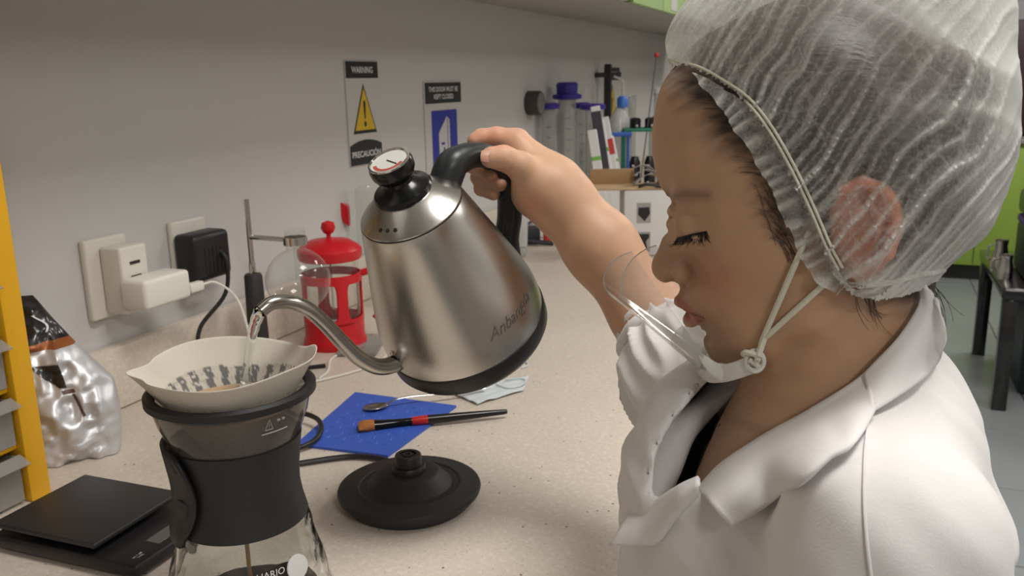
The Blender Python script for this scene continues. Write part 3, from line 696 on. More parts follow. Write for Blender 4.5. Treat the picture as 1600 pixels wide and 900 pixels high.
mm = build('cloth', MB().grid(g), M_mask, mk); sm_ = mm.modifiers.new('thick', 'SOLIDIFY'); sm_.thickness = .0008
el = [onz(px, py, CZ + .007) for px, py in ((775, 600), (792, 606), (812, 603), (822, 595), (812, 591), (790, 593))]
build('ear_loop', MB().tube(smooth_path(el, 30), .0012, 6), M_mask, mk)
el = [onz(px, py, CZ + .002) for px, py in ((815, 575), (825, 570), (818, 563), (800, 565))]
build('ear_loop', MB().tube(smooth_path(el, 20), .0012, 6), M_mask, mk)

# thin white cable across the worktop behind the decanter
wc = [onz(px, py, CZ + .0025) for px, py in ((498, 592), (512, 580), (516, 563), (530, 553), (548, 545), (590, 536), (625, 536))]
o = build('white_cable', MB().tube(smooth_path(wc, 40), .0021, 8), M_plug2, None); tag(o, 'thin white cable lying on the worktop behind the decanter, by the red press', 'cable')

# ================================================================== SCALE
M_scale = mat('scale_black', (30, 28, 29), .38, bump=.02, bscale=1500); M_scale2 = mat('scale_top', (40, 38, 38), .42, bump=.03, bscale=1500)
sc_ = thing('kitchen_scale', 'flat black digital scale in front of the yellow drawer rack', 'scale', (.27, .62, CZ))
A, B_, C_ = onz(147, 851, CZ + .030), onz(282, 767, CZ + .030), onz(133, 740, CZ + .030)
u = (B_ - A) / np.linalg.norm(B_ - A); v = np.cross(EZ, u); Lu = np.linalg.norm(B_ - A); Lv = np.linalg.norm(C_ - B_)
Ms = np.stack([u, v, EZ], 1); plc = (A + B_) / 2 + v * Lv / 2
build('platform', MB().box(plc - (0, 0, .003), (Lu, Lv, .006), Ms, bev=.0022, seg=3), M_scale2, sc_)
build('pillar', MB().box(plc - (0, 0, .008), (Lu * .6, Lv * .6, .008), Ms), M_scale, sc_)
Fc = onz(214, 880, CZ + .014); e1 = onz(286, 826, CZ + .014)
bd_c = plc + np.array([0, 0, -.0195]) - v * .024
bodyo = build('body', MB().box(bd_c, (Lu * 1.05, Lv + .054, .0135), Ms, bev=.004, seg=3), M_scale, sc_)
fr_ = bd_c - v * (Lv / 2 + .027)       # front edge of the body
scr = fr_ + v * .019 + u * .006 + np.array([0, 0, .0068])
build('display', MB().box(scr, (.052, .017, .0008), Ms, bev=.0003, seg=1), mat('lcd_grey', (84, 84, 78), .18), sc_)
letter('lettering', 'HARIO', fr_ + v * .006 + u * .022 + np.array([0, 0, .0071]), u, v, M_lettering, sc_, width=.016)
letter('button_mark', 'on / off', fr_ + v * .015 - u * .044 + np.array([0, 0, .0071]), u, v, M_lettering, sc_, width=.012)
letter('button_mark', 'TARE', fr_ + v * .011 - u * .044 + np.array([0, 0, .0071]), u, v, M_lettering, sc_, width=.008)

# ================================================================== YELLOW DRAWER RACK
M_yel = mat('yellow_plastic', (222, 166, 28), .42, noise=.04, nscale=20)
M_drw = glass('frosted_drawer', (230, 228, 224), .25, .6, .3, (200, 197, 192), 1.45)
fo = onz(82, 770, CZ); fx, fy = fo[0], fo[1]
ra = thing('drawer_rack', 'tall yellow plastic rack of translucent drawers at the left edge', 'drawer rack', (fx - .08, fy - .12, CZ))
RW, RD, RH = .26, .14, .545; pw = .026
xc = fx - .006
build('post', MB().box((fx - pw / 2, fy - pw / 2, CZ + RH / 2), (pw, pw, RH), bev=.003), M_yel, ra)
build('post', MB().box((fx - pw / 2, fy - RW + pw / 2, CZ + RH / 2), (pw, pw, RH), bev=.003), M_yel, ra)
build('side_panel', MB().box((fx - RD / 2 - pw / 2, fy - .006, CZ + RH / 2), (RD - pw, .010, RH), bev=.002), M_yel, ra)
build('side_panel', MB().box((fx - RD / 2 - pw / 2, fy - RW + .006, CZ + RH / 2), (RD - pw, .010, RH), bev=.002), M_yel, ra)
build('top_panel', MB().box((fx - RD / 2, fy - RW / 2, CZ + RH - .004), (RD, RW - .002, .012), bev=.003), M_yel, ra)
step = .066
for k in range(8):
    z = CZ + .004 + k * step
    build('rail', MB().box((fx - RD / 2 - .004, fy - RW / 2, z + step - .004), (RD - .014, RW - 2 * pw, .006), bev=.002), M_yel, ra)
    if k < 8:
        d = MB(); yy0, yy1 = fy - RW + pw + .003, fy - pw - .003; ym = (yy0 + yy1) / 2; hh = step - .014
        d.box((fx - .007, ym, z + hh / 2), (.0025, yy1 - yy0, hh), bev=.001, seg=1).box((fx - RD / 2, ym, z + .001), (RD - .02, yy1 - yy0, .002))
        d.box((fx - RD / 2, yy0 + .001, z + hh / 2), (RD - .02, .002, hh)).box((fx - RD / 2, yy1 - .001, z + hh / 2), (RD - .02, .002, hh)).box((fx - RD + .01, ym, z + hh / 2), (.002, yy1 - yy0, hh))
        dw = build('drawer', d, M_drw, ra)
        build('lip', MB().box((fx + .004, ym, z + hh - .001), (.019, yy1 - yy0, .002), rot=np.array([[.9, 0, .43], [0, 1, 0], [-.43, 0, .9]]), bev=.0008, seg=1), M_drw, dw)

# ================================================================== FOIL BAG
M_foil = mat('silver_foil', (206, 206, 208), .42, .55, noise=.06, nscale=12, bump=.12, bscale=45)
M_foilk = mat('black_foil', (36, 33, 33), .3, 0, coat=.3, bump=.3, bscale=60)
bg = thing('coffee_bag', 'crumpled silver foil coffee bag with a dark top, behind the yellow rack', 'bag', (.11, .76, CZ))
bc = np.array([.098, .742, CZ + .001]); fdir = nrm((.80, -.60, 0)); sdir = nrm((.60, .80, 0))      # faces the room
def bagpt(u, t, back=False):
    # u -1..1 across, t 0..1 up
    wdt = np.interp(t, [0, .15, .45, .7, .85, 1], [.050, .054, .053, .036, .026, .018]); dep = np.interp(t, [0, .1, .35, .6, .8, 1], [.026, .032, .036, .026, .012, .002])
    s_ = u * wdt + np.interp(t, [0, .3, .45, .7, 1], [0, 0.002, 0, -.020, -.040]); e = dep * (1 - abs(u) ** 3) ** .5
    p_ = np.array([s_ * 40, t * 9, 1.5 if back else 0]); cr = (vnoise(p_, 5) - .5) * .016 + (vnoise(p_ * 2.6, 6) - .5) * .008 + (.5 - abs(vnoise(p_ * 1.5, 8) - .5) * 2) * .007
    f_ = (e + cr * (1 - u ** 4)) * (-1 if back else 1) - .06 * t ** 2
    return bc + sdir * s_ + fdir * f_ + EZ * t * .198
def bagpart(name, t0, t1, m, n=30):
    mb = MB()
    for back in (False, True):
        mb.grid([[bagpt(u, t, back) for u in np.linspace(-1, 1, 40)] for t in np.linspace(t0, t1, n)])
    return build(name, mb, m, bg, sharp=0, fixn=False)
bagpart('foil_body', 0, .70, M_foil, 44); bagpart('brown_stripe', .70, .745, mat('brown_stripe', (150, 88, 48), .4, .3), 6); bagpart('dark_top', .745, 1, M_foilk, 18)
lb = MB(); lb.grid([[bagpt(u, t) + fdir * .0016 for u in np.linspace(a_, b_, 10)] for t, a_, b_ in zip(np.linspace(.48, .62, 8), np.linspace(-.18, -.62, 8), np.linspace(-.02, .12, 8))])
build('dark_label', lb, M_foilk, bg, sharp=0)
lb = MB(); lb.grid([[bagpt(u, t) + fdir * .0018 for u in np.linspace(a_, a_ + .06, 3)] for t, a_ in zip(np.linspace(.3, .44, 8), np.linspace(.14, .02, 8))])
lb.grid([[bagpt(u, t) + fdir * .0018 for u in np.linspace(-.16, .1, 8)] for t in np.linspace(.445, .465, 3)])
build('printed_mark', lb, mat('brown_print', (84, 48, 40), .5), bg, sharp=0)
lb = MB(); lb.grid([[bagpt(u, t) + fdir * .002 for u in np.linspace(a_, a_ + .1, 3)] for t, a_ in zip(np.linspace(.8, .9, 8), .35 + .2 * np.sin(np.linspace(0, 4, 8)))])
build('white_scribble', lb, M_lettering, bg, sharp=0)

# ================================================================== FRENCH PRESS
M_red = mat('red_plastic', (196, 26, 36), .32, noise=.05, nscale=15)
fpx, fpy = onz(525, 537, CZ)[:2]; fo = (fpx, fpy, CZ)
fr = thing('french_press', 'red framed glass coffee press standing behind the decanter', 'coffee press', fo)
rp = .052
build('frame_base', MB().lathe([(0, .0), (rp + .003, 0), (rp + .004, .004), (rp + .002, .014), (rp, .018), (rp, .052), (rp - .003, .053), (rp - .0035, .02), (0, .018)], fo, seg=56), M_red, fr)
a_c = math.atan2(CC[1] - fpy, CC[0] - fpx)
for k, da in enumerate((.32, .32 + math.pi / 2, .32 + math.pi, .32 - math.pi / 2)):
    g = []
    for z in np.linspace(.045, .125, 20):
        hw = .19 + .34 * (abs((z - .085) / .04) ** 6)
        g.append([(fpx + (rp + .0005) * math.cos(a_c + da + q), fpy + (rp + .0005) * math.sin(a_c + da + q), CZ + z) for q in np.linspace(-hw, hw, 8)])
    pst = build('post', MB().grid(g), M_red, fr); mo = pst.modifiers.new('thick', 'SOLIDIFY'); mo.thickness = .0035
build('frame_ring', MB().lathe([(rp + .001, .116), (rp + .0015, .13), (rp - .002, .131), (rp - .002, .116), (rp + .001, .116)], fo, seg=56), M_red, fr)
build('glass_beaker', MB().lathe([(0, .02), (rp - .006, .02), (rp - .0045, .026), (rp - .0045, .168), (rp - .001, .174)], fo, seg=48), M_clear, fr)
build('lid', MB().lathe([(rp + .001, .155), (rp + .0035, .160), (rp + .0035, .172), (rp - .002, .178), (.035, .187), (.012, .191), (0, .191)], fo, seg=48), M_red, fr)
build('knob', MB().lathe([(.004, .19), (.004, .198), (.009, .201), (.0128, .209), (.0105, .218), (0, .222)], fo, seg=24), M_red, fr)
build('plunger', MB().tube([(fpx, fpy, CZ + .19), (fpx, fpy, CZ + .045)], .0022, 8).lathe([(0, .034), (rp - .007, .034), (rp - .007, .04), (.01, .043), (0, .043)], fo, seg=32), M_steel, fr)
hd = math.pi / 2 - .25
ah = a_c + 1.42
hpts = [(rp + .001, .128), (rp + .022, .132), (rp + .034, .12), (rp + .036, .09), (rp + .03, .06), (rp + .02, .045)]
build('handle', MB().tube(smooth_path([(fpx + r_ * math.cos(ah), fpy + r_ * math.sin(ah), CZ + z_) for r_, z_ in hpts], 30), .0062, 10), M_red, fr)
gbx = onz(515, 557, CZ)[:2]
o = build('glass_slab', MB().box((fpx + .012, fpy - .012, CZ + .0), (.001, .001, .001)), None, None); bpy.data.objects.remove(o)

# ================================================================== SIPHON
M_grip = mat('grip_black', (46, 43, 42), .55, noise=.1, nscale=300)
sx_, sy_ = onz(402, 533, CZ)[:2]
sx_ = max(sx_, .05); hp0 = ony(402, 533, 1.20); hp0 = onz(404, 533, CZ)
base_xy = np.array([.062, 1.15])
si = thing('siphon_brewer', 'glass siphon globe on a stand with a black grip, left of the red press', 'siphon', (base_xy[0], base_xy[1], CZ))
gp = at(399, 470, 1.41); gx, gy = gp[0], gp[1]
def zfor(py, x, y):
    for z in np.linspace(.85, 1.5, 1301):
        if proj((x, y, z))[1] < py: return z
    return 1.
zt_ = zfor(428, gx, gy)
build('base', MB().lathe([(0, 0), (.045, 0), (.047, .004), (.043, .009), (0, .01)], (gx, gy, CZ + .0005), seg=40), M_blackmatte, si)
build('grip', MB().lathe([(0, .009), (.017, .009), (.0165, .06), (.0145, zt_ - CZ - .004), (.0125, zt_ - CZ), (0, zt_ - CZ)], (gx, gy, CZ), seg=14), M_grip, si)
stm = MB()
for s_ in (-1, 1): stm.tube([(gx, gy + s_ * .004, zt_ - .004), (gx, gy + s_ * .004, zt_ + .018)], .0026, 8)
stm.tube([(gx, gy, zt_ + .012), (gx, gy, zt_ + .12)], .0042, 10)
build('stem', stm, M_steel, si)
gc_ = at(466, 437, 1.36); gr = 50 * 1.36 / 1365 * 1.0
M_globe = glass('globe_glass', (247, 248, 246), .02, 1, .025, (235, 235, 235), 1.4)
nk = gc_ + (0, 0, gr)
build('globe', MB().lathe([(.0005, -gr)] + [(gr * math.sin(a_), -gr * math.cos(a_)) for a_ in np.linspace(.05, math.pi - .3, 30)] + [(.0155, gr + .006), (.0155, gr + .03)], gc_, seg=48), M_globe, si)
cl_z = gc_[2] + gr + .012
build('clamp', MB().lathe([(.0165, -.006), (.0185, -.006), (.0185, .006), (.0165, .006), (.0165, -.006)], (gc_[0], gc_[1], cl_z), seg=28).tube([(gx, gy, cl_z), tuple(gc_ * (1, 1, 0) + (0, 0, cl_z) + nrm((gp - gc_) * (1, 1, 0)) * .018)], .004, 8), M_steel, si)
o = build('glass_rod', MB().tube([tuple(gc_ + (0, 0, gr + .02)), tuple(gc_ - (0, 0, gr * .55))], .0042, 12), M_globe, si)
o = build('glass_tray', MB().box((.195, 1.262, CZ + .0035), (.07, .12, .006), rotz(.35), bev=.002), glass('tray_glass', (196, 198, 196), .05, 1, .5, (168, 164, 160), 1.5), None)
tag(o, 'flat glass tray edge under the front of the red press', 'tray')
# second, clear jug with a red spout peeping out behind the kettle lid
jx, jy = onz(590, 470, CZ)[:2]
j2 = thing('glass_jug', 'clear glass jug with a red lid, mostly hidden behind the kettle', 'jug', (jx, jy, CZ)); hz2 = zfor(306, jx, jy) - CZ
build('glass', MB().lathe([(0, 0), (.05, 0), (.052, .006), (.052, hz2 + .01), (.054, hz2 + .016)], (jx, jy, CZ), seg=40), M_clear, j2)
lv = nrm(CR[:, 0] * (1, 1, 0)); zl = hz2 - .02
build('red_spout', MB().prism([(.047, 0), (.074, .018), (.072, .012), (.058, -.03), (.047, -.04)], (jx, jy, CZ + zl), -lv, EZ, nrm(np.cross(lv, EZ)) * .02), M_red, j2)
build('handle', MB().tube(smooth_path([(jx + lv[0] * .052, jy + lv[1] * .052, CZ + zl), (jx + lv[0] * .085, jy + lv[1] * .085, CZ + zl - .01), (jx + lv[0] * .085, jy + lv[1] * .085, CZ + .07), (jx + lv[0] * .053, jy + lv[1] * .053, CZ + .05)], 24), .006, 8), M_red, j2)
# ================================================================== PERSON
HO = at(1230, 330, .53); HW = nrm(CC - HO); HRt = nrm(CR[:, 0] - HW * np.dot(CR[:, 0], HW)); HV = np.cross(HW, HRt)
HM = np.stack([HRt, HV, HW], 1)                     # head frame: x to the back of the head, y up, z to her left side
def toW(p): return HO + np.asarray(p) @ HM.T
def toH(p): return (np.asarray(p) - HO) @ HM
def hp(px, py):
    q = toH(onplane(px, py, HO, HW)); return q[0], q[1]
def h3(px, py, w=0): a, b = hp(px, py); return np.array([a, b, w])
def hz(px, py, Z): return toH(at(px, py, Z))
def tps(pts, vals, lam=0):
    P = np.asarray(pts, float) * 10; n = len(P); d = np.linalg.norm(P[:, None] - P[None], axis=2)
    K_ = np.where(d > 0, d * d * np.log(d + 1e-12), 0) + lam * np.eye(n); A = np.zeros((n + 3, n + 3)); A[:n, :n] = K_; A[:n, n] = 1; A[:n, n + 1:] = P; A[n, :n] = 1; A[n + 1:, :n] = P.T
    c = np.linalg.solve(A, np.r_[vals, 0, 0, 0])
    def ev(a, b):
        s = np.stack([np.ravel(a), np.ravel(b)], 1) * 10; out = np.empty(len(s))
        for i in range(0, len(s), 20000):
            q = s[i:i + 20000]; dd = ((q[:, None] - P[None]) ** 2).sum(2); out[i:i + 20000] = (.5 * dd * np.log(dd + 1e-20)) @ c[:n] + c[n] + q @ c[n + 1:]
        return out.reshape(np.shape(a))
    return ev
def field(contour, inner, off=.005, far=None):
    """half-width squared over the median plane: zero on the contour, given half-widths inside"""
    C_ = np.array([hp(x, y) for x, y, r in contour]); rho = np.array([r for *_, r in contour]) / 1000.
    t = np.roll(C_, -1, 0) - np.roll(C_, 1, 0); t /= np.linalg.norm(t, axis=1)[:, None]; nn = np.c_[t[:, 1], -t[:, 0]]
    area = .5 * np.sum(C_[:, 0] * np.roll(C_[:, 1], -1) - np.roll(C_[:, 0], -1) * C_[:, 1])
    if area < 0: nn = -nn
    o1 = np.minimum(off, rho * .45)
    pts = [C_, C_ - nn * o1[:, None], C_ + nn * o1[:, None]]; vals = [np.zeros(len(C_)), 2 * rho * o1 - o1 ** 2, -2 * rho * o1]
    pts.append(np.array([hp(x, y) for x, y, w_ in inner])); vals.append(np.array([(w_ / 1000.) ** 2 for *_, w_ in inner]))
    return tps(np.vstack(pts), np.concatenate(vals) * 1e4), C_
CONT = [(1150, 42, 60), (1105, 66, 55), (1072, 90, 50), (1050, 112, 48), (1036, 133, 48), (1026, 165, 46), (1020, 205, 46), (1020, 240, 44), (1026, 274, 36),
        (1033, 293, 28), (1041, 307, 20), (1046, 322, 12), (1045, 339, 8), (1041, 355, 6.5), (1036, 369, 6), (1029, 387, 6.5), (1023.5, 403, 8), (1023, 419, 9), (1029, 433, 8),
        (1044, 441, 7), (1059, 443, 8), (1062, 452, 13), (1060, 463, 15), (1064, 474, 15), (1071, 484, 15), (1071, 494, 15), (1075, 503, 15), (1085, 509, 15), (1095, 516, 16), (1099, 528, 18), (1101, 543, 20),
        (1110, 559, 22), (1128, 570, 25), (1155, 573, 32), (1190, 568, 40), (1230, 564, 46), (1275, 552, 50), (1330, 530, 55), (1390, 490, 60), (1440, 435, 60), (1475, 375, 65),
        (1495, 300, 72), (1498, 220, 76), (1478, 135, 78), (1430, 62, 78), (1360, 18, 76), (1280, 2, 74), (1210, 15, 68)]
INN = [(1060, 210, 39), (1055, 160, 36), (1100, 220, 55), (1150, 225, 64), (1250, 230, 73), (1350, 220, 76), (1430, 230, 66), (1100, 140, 48), (1200, 120, 64), (1300, 110, 67), (1400, 140, 60),
       (1065, 270, 40), (1110, 285, 54), (1160, 300, 63), (1220, 310, 69), (1300, 300, 72), (1062, 306, 31), (1090, 310, 45), (1055, 326, 19), (1053, 345, 14), (1062, 340, 23), (1072, 352, 28), (1090, 352, 37), (1112, 350, 47), (1140, 350, 56),
       (1180, 350, 63), (1120, 395, 46), (1150, 400, 55), (1190, 400, 62), (1250, 390, 67), (1300, 380, 69), (1051, 368, 11), (1060, 380, 17), (1054, 400, 12.5), (1048, 420, 13), (1070, 398, 16.5), (1078, 380, 26),
       (1072, 420, 13), (1093, 406, 23), (1080, 438, 14.5), (1092, 426, 18.5), (1106, 418, 28), (1120, 440, 38), (1150, 450, 50), (1200, 460, 59), (1260, 460, 64), (1085, 460, 24), (1100, 475, 30), (1090, 492, 23), (1108, 493, 30),
       (1125, 490, 38), (1160, 500, 48), (1210, 510, 55), (1270, 500, 60), (1115, 530, 22), (1135, 532, 32), (1165, 542, 41), (1200, 543, 45), (1350, 400, 62), (1400, 390, 54), (1340, 470, 56)]
GH, HCONT = field(CONT, INN)
hs = .00155
X = gridpts((-.125, -.128, -.088), (.118, .142, .094), hs)
G2 = GH(np.broadcast_to(X[0][:, :, 0], (X[0].shape[0], X[1].shape[1])), np.broadcast_to(X[1][:, :, 0], (X[0].shape[0], X[1].shape[1])))
Fh = (X[2] ** 2 - G2[:, :, None] / 1e4).astype(np.float32)
gx_, gy_, gz_ = np.gradient(Fh, hs); gn = np.sqrt(gx_ ** 2 + gy_ ** 2 + gz_ ** 2); del gx_, gy_, gz_
dH = Fh / np.maximum(gn, .012); del gn, Fh
dH0 = dH.copy()                                      # bare skull, used for the hair
XA = [X[0], X[1], np.abs(X[2])]                      # mirrored features
def feat(px, py, w): a, b = hp(px, py); return (a, b, w)
mm = .001
dH = smin(dH, s_ell(XA, feat(1074, 421, .0140), (.0082, .0084, .0078)), .0020)           # nostril wings
dH = smin(dH, s_ell(X, feat(1036, 417, 0), (.0068, .0080, .0088)), .004)                 # nose tip
dH = smax(dH, -s_ell(XA, feat(1062, 440, .0075), (.0064, .0030, .0036)), .0015)          # nostrils
dH = smin(dH, s_ell(XA, feat(1094, 355, .0280), (.0118, .0118, .0118)), .006)            # closed eyes
dH = smax(dH, -s_cap(XA, feat(1056, 374, .030), feat(1103, 362, .0425), .0011, .0011), .0012)   # lash line
dH = smax(dH, -s_cap(XA, feat(1058, 334, .030), feat(1104, 336, .0455), .0006, .0006), .003)    # lid crease
dH = smin(dH, s_cap(XA, feat(1070, 377, .030), feat(1100, 372, .041), .0022, .0022), .004)      # lower lid
dH = smin(dH, s_cap(XA, feat(1062, 470, .004), feat(1098, 487, .024),   .0034, .0018), .004)      # upper lip
dH = smin(dH, s_cap(XA, feat(1078, 500, .003), feat(1100, 496, .022), .0040, .0020), .004)      # lower lip
dH = smax(dH, -s_cap(XA, feat(1066, 487, .000), feat(1110, 493, .0305), .0007, .0009), .0012)   # mouth line
# ear
ew = lambda a: .068 + .010 * a
ep = [(1304, 358, .0735), (1297, 331, .0765), (1306, 304, .079), (1329, 291, .081), (1356, 299, .083), (1374, 324, .085), (1374, 356, .085), (1363, 386, .083), (1346, 408, .080), (1331, 420, .077)]
dE = s_ell(X, feat(1332, 354, .0745), (.0155, .0245, .0045))
for p_, q_ in zip(ep[:-1], ep[1:]): dE = smin(dE, s_cap(X, feat(*p_), feat(*q_), .0033, .0033), .002)
ah_ = [(1338, 318, .079), (1352, 336, .0805), (1350, 361, .080), (1336, 384, .078)]
for p_, q_ in zip(ah_[:-1], ah_[1:]): dE = smin(dE, s_cap(X, feat(*p_), feat(*q_), .0024, .0024), .002)
dE = smin(dE, s_ell(X, feat(1329, 414, .077), (.008, .009, .0045)), .003)
dE = smax(dE, -s_ell(X, feat(1323, 362, .0815), (.0085, .011, .005)), .002)
dE = smin(dE, s_ell(X, feat(1300, 366, .0755), (.004, .006, .004)), .002)
dH = smin(dH, dE, .003)
# neck and upper chest: one function, sampled finely around the head and coarsely below it
def chest(Xg):
    d = s_cap(Xg, h3(1318, 430, 0), h3(1305, 660, -.004), .0495, .054)
    d = smin(d, s_ell(Xg, h3(1282, 905, -.012), (.090, .112, .104)), .05)
    d = smin(d, s_cap(Xg, h3(1345, 450, .040), h3(1200, 705, .016), .012, .010), .02)
    return d
dH = smin(dH, chest(X), .012)
V1, Q1 = surfnets(dH, (X[0][0, 0, 0], X[1][0, 0, 0], X[2][0, 0, 0]), hs)
hs2 = .0035
Xc = gridpts((-.11, -.31, -.17), (.16, X[1][0, 0, 0] + 2 * hs2, .17), hs2)
dC = chest(Xc)
V2, Q2 = surfnets(dC, (Xc[0][0, 0, 0], Xc[1][0, 0, 0], Xc[2][0, 0, 0]), hs2)

# far arm and the hand on the kettle handle
def A3(px, py, Z): return toH(at(px, py, Z))
caps = []
def cp(a, b, ra, rb, k=.010): caps.append((A3(*a), A3(*b), ra, rb, k))
W_ = (858, 289, .824)
cp((1095, 605, .74), (1016, 494, .805), .042, .0325, .02); cp((1016, 494, .805), (938, 386, .815), .0325, .0315, .02); cp((938, 386, .815), (875, 312, .822), .0315, .0280, .02)
cp((875, 312, .822), W_, .0285, .0265, .02)
cp(W_, (806, 226, .826), .0255, .0150, .012); cp(W_, (808, 244, .843), .025, .0145, .012); cp((856, 296, .832), (812, 262, .857), .024, .0140, .012); cp((856, 300, .838), (818, 282, .866), .022, .0130, .012)
cp((850, 300, .818), (828, 306, .832), .022, .0160, .014); cp((848, 292, .815), (830, 284, .806), .022, .0170, .014)
def finger(pts, rs, k=.004):
    for (a, b, ra, rb) in zip(pts[:-1], pts[1:], rs[:-1], rs[1:]): cp(a, b, ra, rb, k)
finger([(838, 282, .808), (814, 260, .795), (787, 247, .787), (767, 246, .784)], [.0165, .0126, .0106, .0096], .006)     # thumb
finger([(806, 224, .826), (776, 215, .826), (752, 216, .826), (742, 220, .824)], [.0138, .0098, .0085, .0074])        # index
finger([(808, 242, .846), (764, 236, .864), (740, 258, .848), (766, 273, .818)], [.0135, .0096, .0084, .0074], .0025)        # middle
finger([(812, 260, .860), (768, 254, .874), (748, 277, .858), (781, 288, .824)], [.0130, .0092, .0080, .0070], .0025)        # ring
finger([(818, 280, .868), (776, 274, .876), (752, 295, .860), (771, 303, .834)], [.0118, .0082, .0072, .0064], .0025)        # little
allp = np.array([c[0] for c in caps] + [c[1] for c in caps]); hs3 = .0019
Xa = gridpts(allp.min(0) - .05, allp.max(0) + .05, hs3)
dA = None
for a, b, ra, rb, k in caps:
    d = s_cap(Xa, a, b, ra, rb).astype(np.float32); dA = d if dA is None else smin(dA, d, k)
V3, Q3 = surfnets(dA, (Xa[0][0, 0, 0], Xa[1][0, 0, 0], Xa[2][0, 0, 0]), hs3); del dA, Xa

# skin colours
def pxy(V):      # head-frame points -> photo measure on the median plane
    c = (toW(V) - CC) @ CR; return 800 + F * c[:, 0] / c[:, 2], 450 + F * c[:, 1] / c[:, 2]
base = np.array(srgb(186, 149, 118)[:3]); 
def blend(c, col, wgt): return c * (1 - wgt[:, None]) + np.asarray(srgb(*col)[:3]) * wgt[:, None]
sst = lambda x, a, b: np.clip((x - a) / (b - a), 0, 1) ** 2 * (3 - 2 * np.clip((x - a) / (b - a), 0, 1))
def segd(x, y, pts):
    d = np.full(x.shape, 1e9)
    for (ax, ay), (bx, by) in zip(pts[:-1], pts[1:]):
        t = np.clip(((x - ax) * (bx - ax) + (y - ay) * (by - ay)) / ((bx - ax) ** 2 + (by - ay) ** 2), 0, 1); d = np.minimum(d, np.hypot(x - ax - t * (bx - ax), y - ay - t * (by - ay)))
    return d
def polysd(x, y, poly):
    """signed distance, negative inside"""
    poly = np.asarray(poly, float); ins = np.zeros(np.shape(x), bool); n = len(poly)
    for i in range(n):
        (x0, y0), (x1, y1) = poly[i], poly[(i + 1) % n]
        c = ((y0 > y) != (y1 > y)); xi = (x1 - x0) * (y - y0) / (y1 - y0 + 1e-12) + x0; ins ^= c & (x < xi)
    d = segd(x, y, [tuple(p) for p in poly] + [tuple(poly[0])]); return np.where(ins, -d, d)
def headxy(V):   # photo measure of the mirrored near-side point projected onto the median plane (so both sides get the same marks)
    inv = np.array([V[:, 0], V[:, 1]]); return inv
cx0, cy0 = hp(1230, 330); 
pa = np.array([hp(x, y) for x in (1000, 1600) for y in (0, 600)])
# affine approx of the px measure on the median plane
Aff, *_ = np.linalg.lstsq(np.c_[np.array([hp(x, y) for x in range(1000, 1500, 50) for y in range(50, 600, 50)]), np.ones(110)], np.array([(x, y) for x in range(1000, 1500, 50) for y in range(50, 600, 50)], float), rcond=None)
mx, my = (np.c_[V1[:, :2], np.ones(len(V1))] @ Aff).T
c1 = np.tile(base, (len(V1), 1)); face = np.abs(V1[:, 2])
n1 = vnoise(V1 * 120, 3); c1 *= (1 + (n1 - .5) * .12)[:, None]
c1 = blend(c1, (200, 128, 104), .35 * np.exp(-((mx - 1130) / 45) ** 2 - ((my - 430) / 35) ** 2))
lipU = polysd(mx, my, [(1050, 466), (1063, 469), (1084, 481), (1110, 492), (1108, 495), (1085, 489), (1064, 487)])
lipL = polysd(mx, my, [(1064, 486), (1085, 489), (1110, 494), (1100, 503), (1086, 510), (1070, 506)])
lip = np.minimum(lipU, lipL); front = (face < .033) * (mx < 1130)
c1 = blend(c1, (178, 92, 84), .62 * front * (1 - sst(lip, -2, 2.5)))
c1 = blend(c1, (70, 30, 28), .8 * front * np.exp(-(segd(mx, my, [(1066, 487), (1110, 493)]) / 1.6) ** 2))
c1 = blend(c1, (92, 66, 50), .55 * (face < .06) * np.exp(-(segd(mx, my, [(1040, 306), (1060, 308), (1085, 304), (1118, 306)]) / 8) ** 2))     # light brow
c1 = blend(c1, (48, 34, 28), .8 * (face > .02) * np.exp(-(segd(mx, my, [(1060, 372), (1080, 371), (1100, 363)]) / 3.2) ** 2))
c1 = blend(c1, (64, 34, 26), .9 * (face < .012) * np.exp(-((mx - 1063) / 9) ** 2 - ((my - 439) / 4) ** 2))
hpoly = [(1030, 98), (1050, 130), (1074, 160), (1104, 194), (1130, 228), (1156, 254), (1184, 280), (1196, 318), (1204, 345), (1220, 368), (1248, 376), (1266, 366), (1285, 400), (1300, 430), (1345, 452), (1400, 470), (1435, 500), (1520, 520), (1700, 300), (1700, -200), (900, -200), (980, 60)]
hsd = polysd(mx, my, hpoly); stv = vnoise(np.stack([(mx * .35 + my * .94) * .16, (mx * .94 - my * .35) * .018, 0 * mx], -1), 21)
c1 = blend(c1, (50, 37, 30), np.clip(sst(-hsd, -26, 46) * 1.0 + (stv - .5) * .5 * sst(-hsd, -30, 0), 0, .97))
ear = (1 - sst(polysd(mx, my, [(1284, 336), (1304, 291), (1334, 281), (1371, 301), (1388, 346), (1371, 401), (1336, 431), (1311, 411), (1294, 376)]), -6, 4)) * (V1[:, 2] > .066)
c1 = blend(c1, (208, 142, 112), .85 * ear); c1 = blend(c1, (158, 96, 76), .5 * ear * np.exp(-((mx - 1326) / 17) ** 2 - ((my - 362) / 24) ** 2)); c1 = blend(c1, (236, 150, 112), .6 * ear * np.exp(-(segd(mx, my, [(1300, 300), (1330, 291), (1362, 302), (1375, 340), (1368, 384)]) / 8) ** 2))  # hollow of the ear darkened: its shade is put into the skin colour
c2 = np.tile(base, (len(V2), 1)); c2 *= (1 + (vnoise(V2 * 120, 3) - .5) * .12)[:, None]
c3 = np.tile(np.array(srgb(199, 157, 127)[:3]), (len(V3), 1)); c3 *= (1 + (vnoise(V3 * 120, 4) - .5) * .12)[:, None]
hx, hy = pxy(V3)
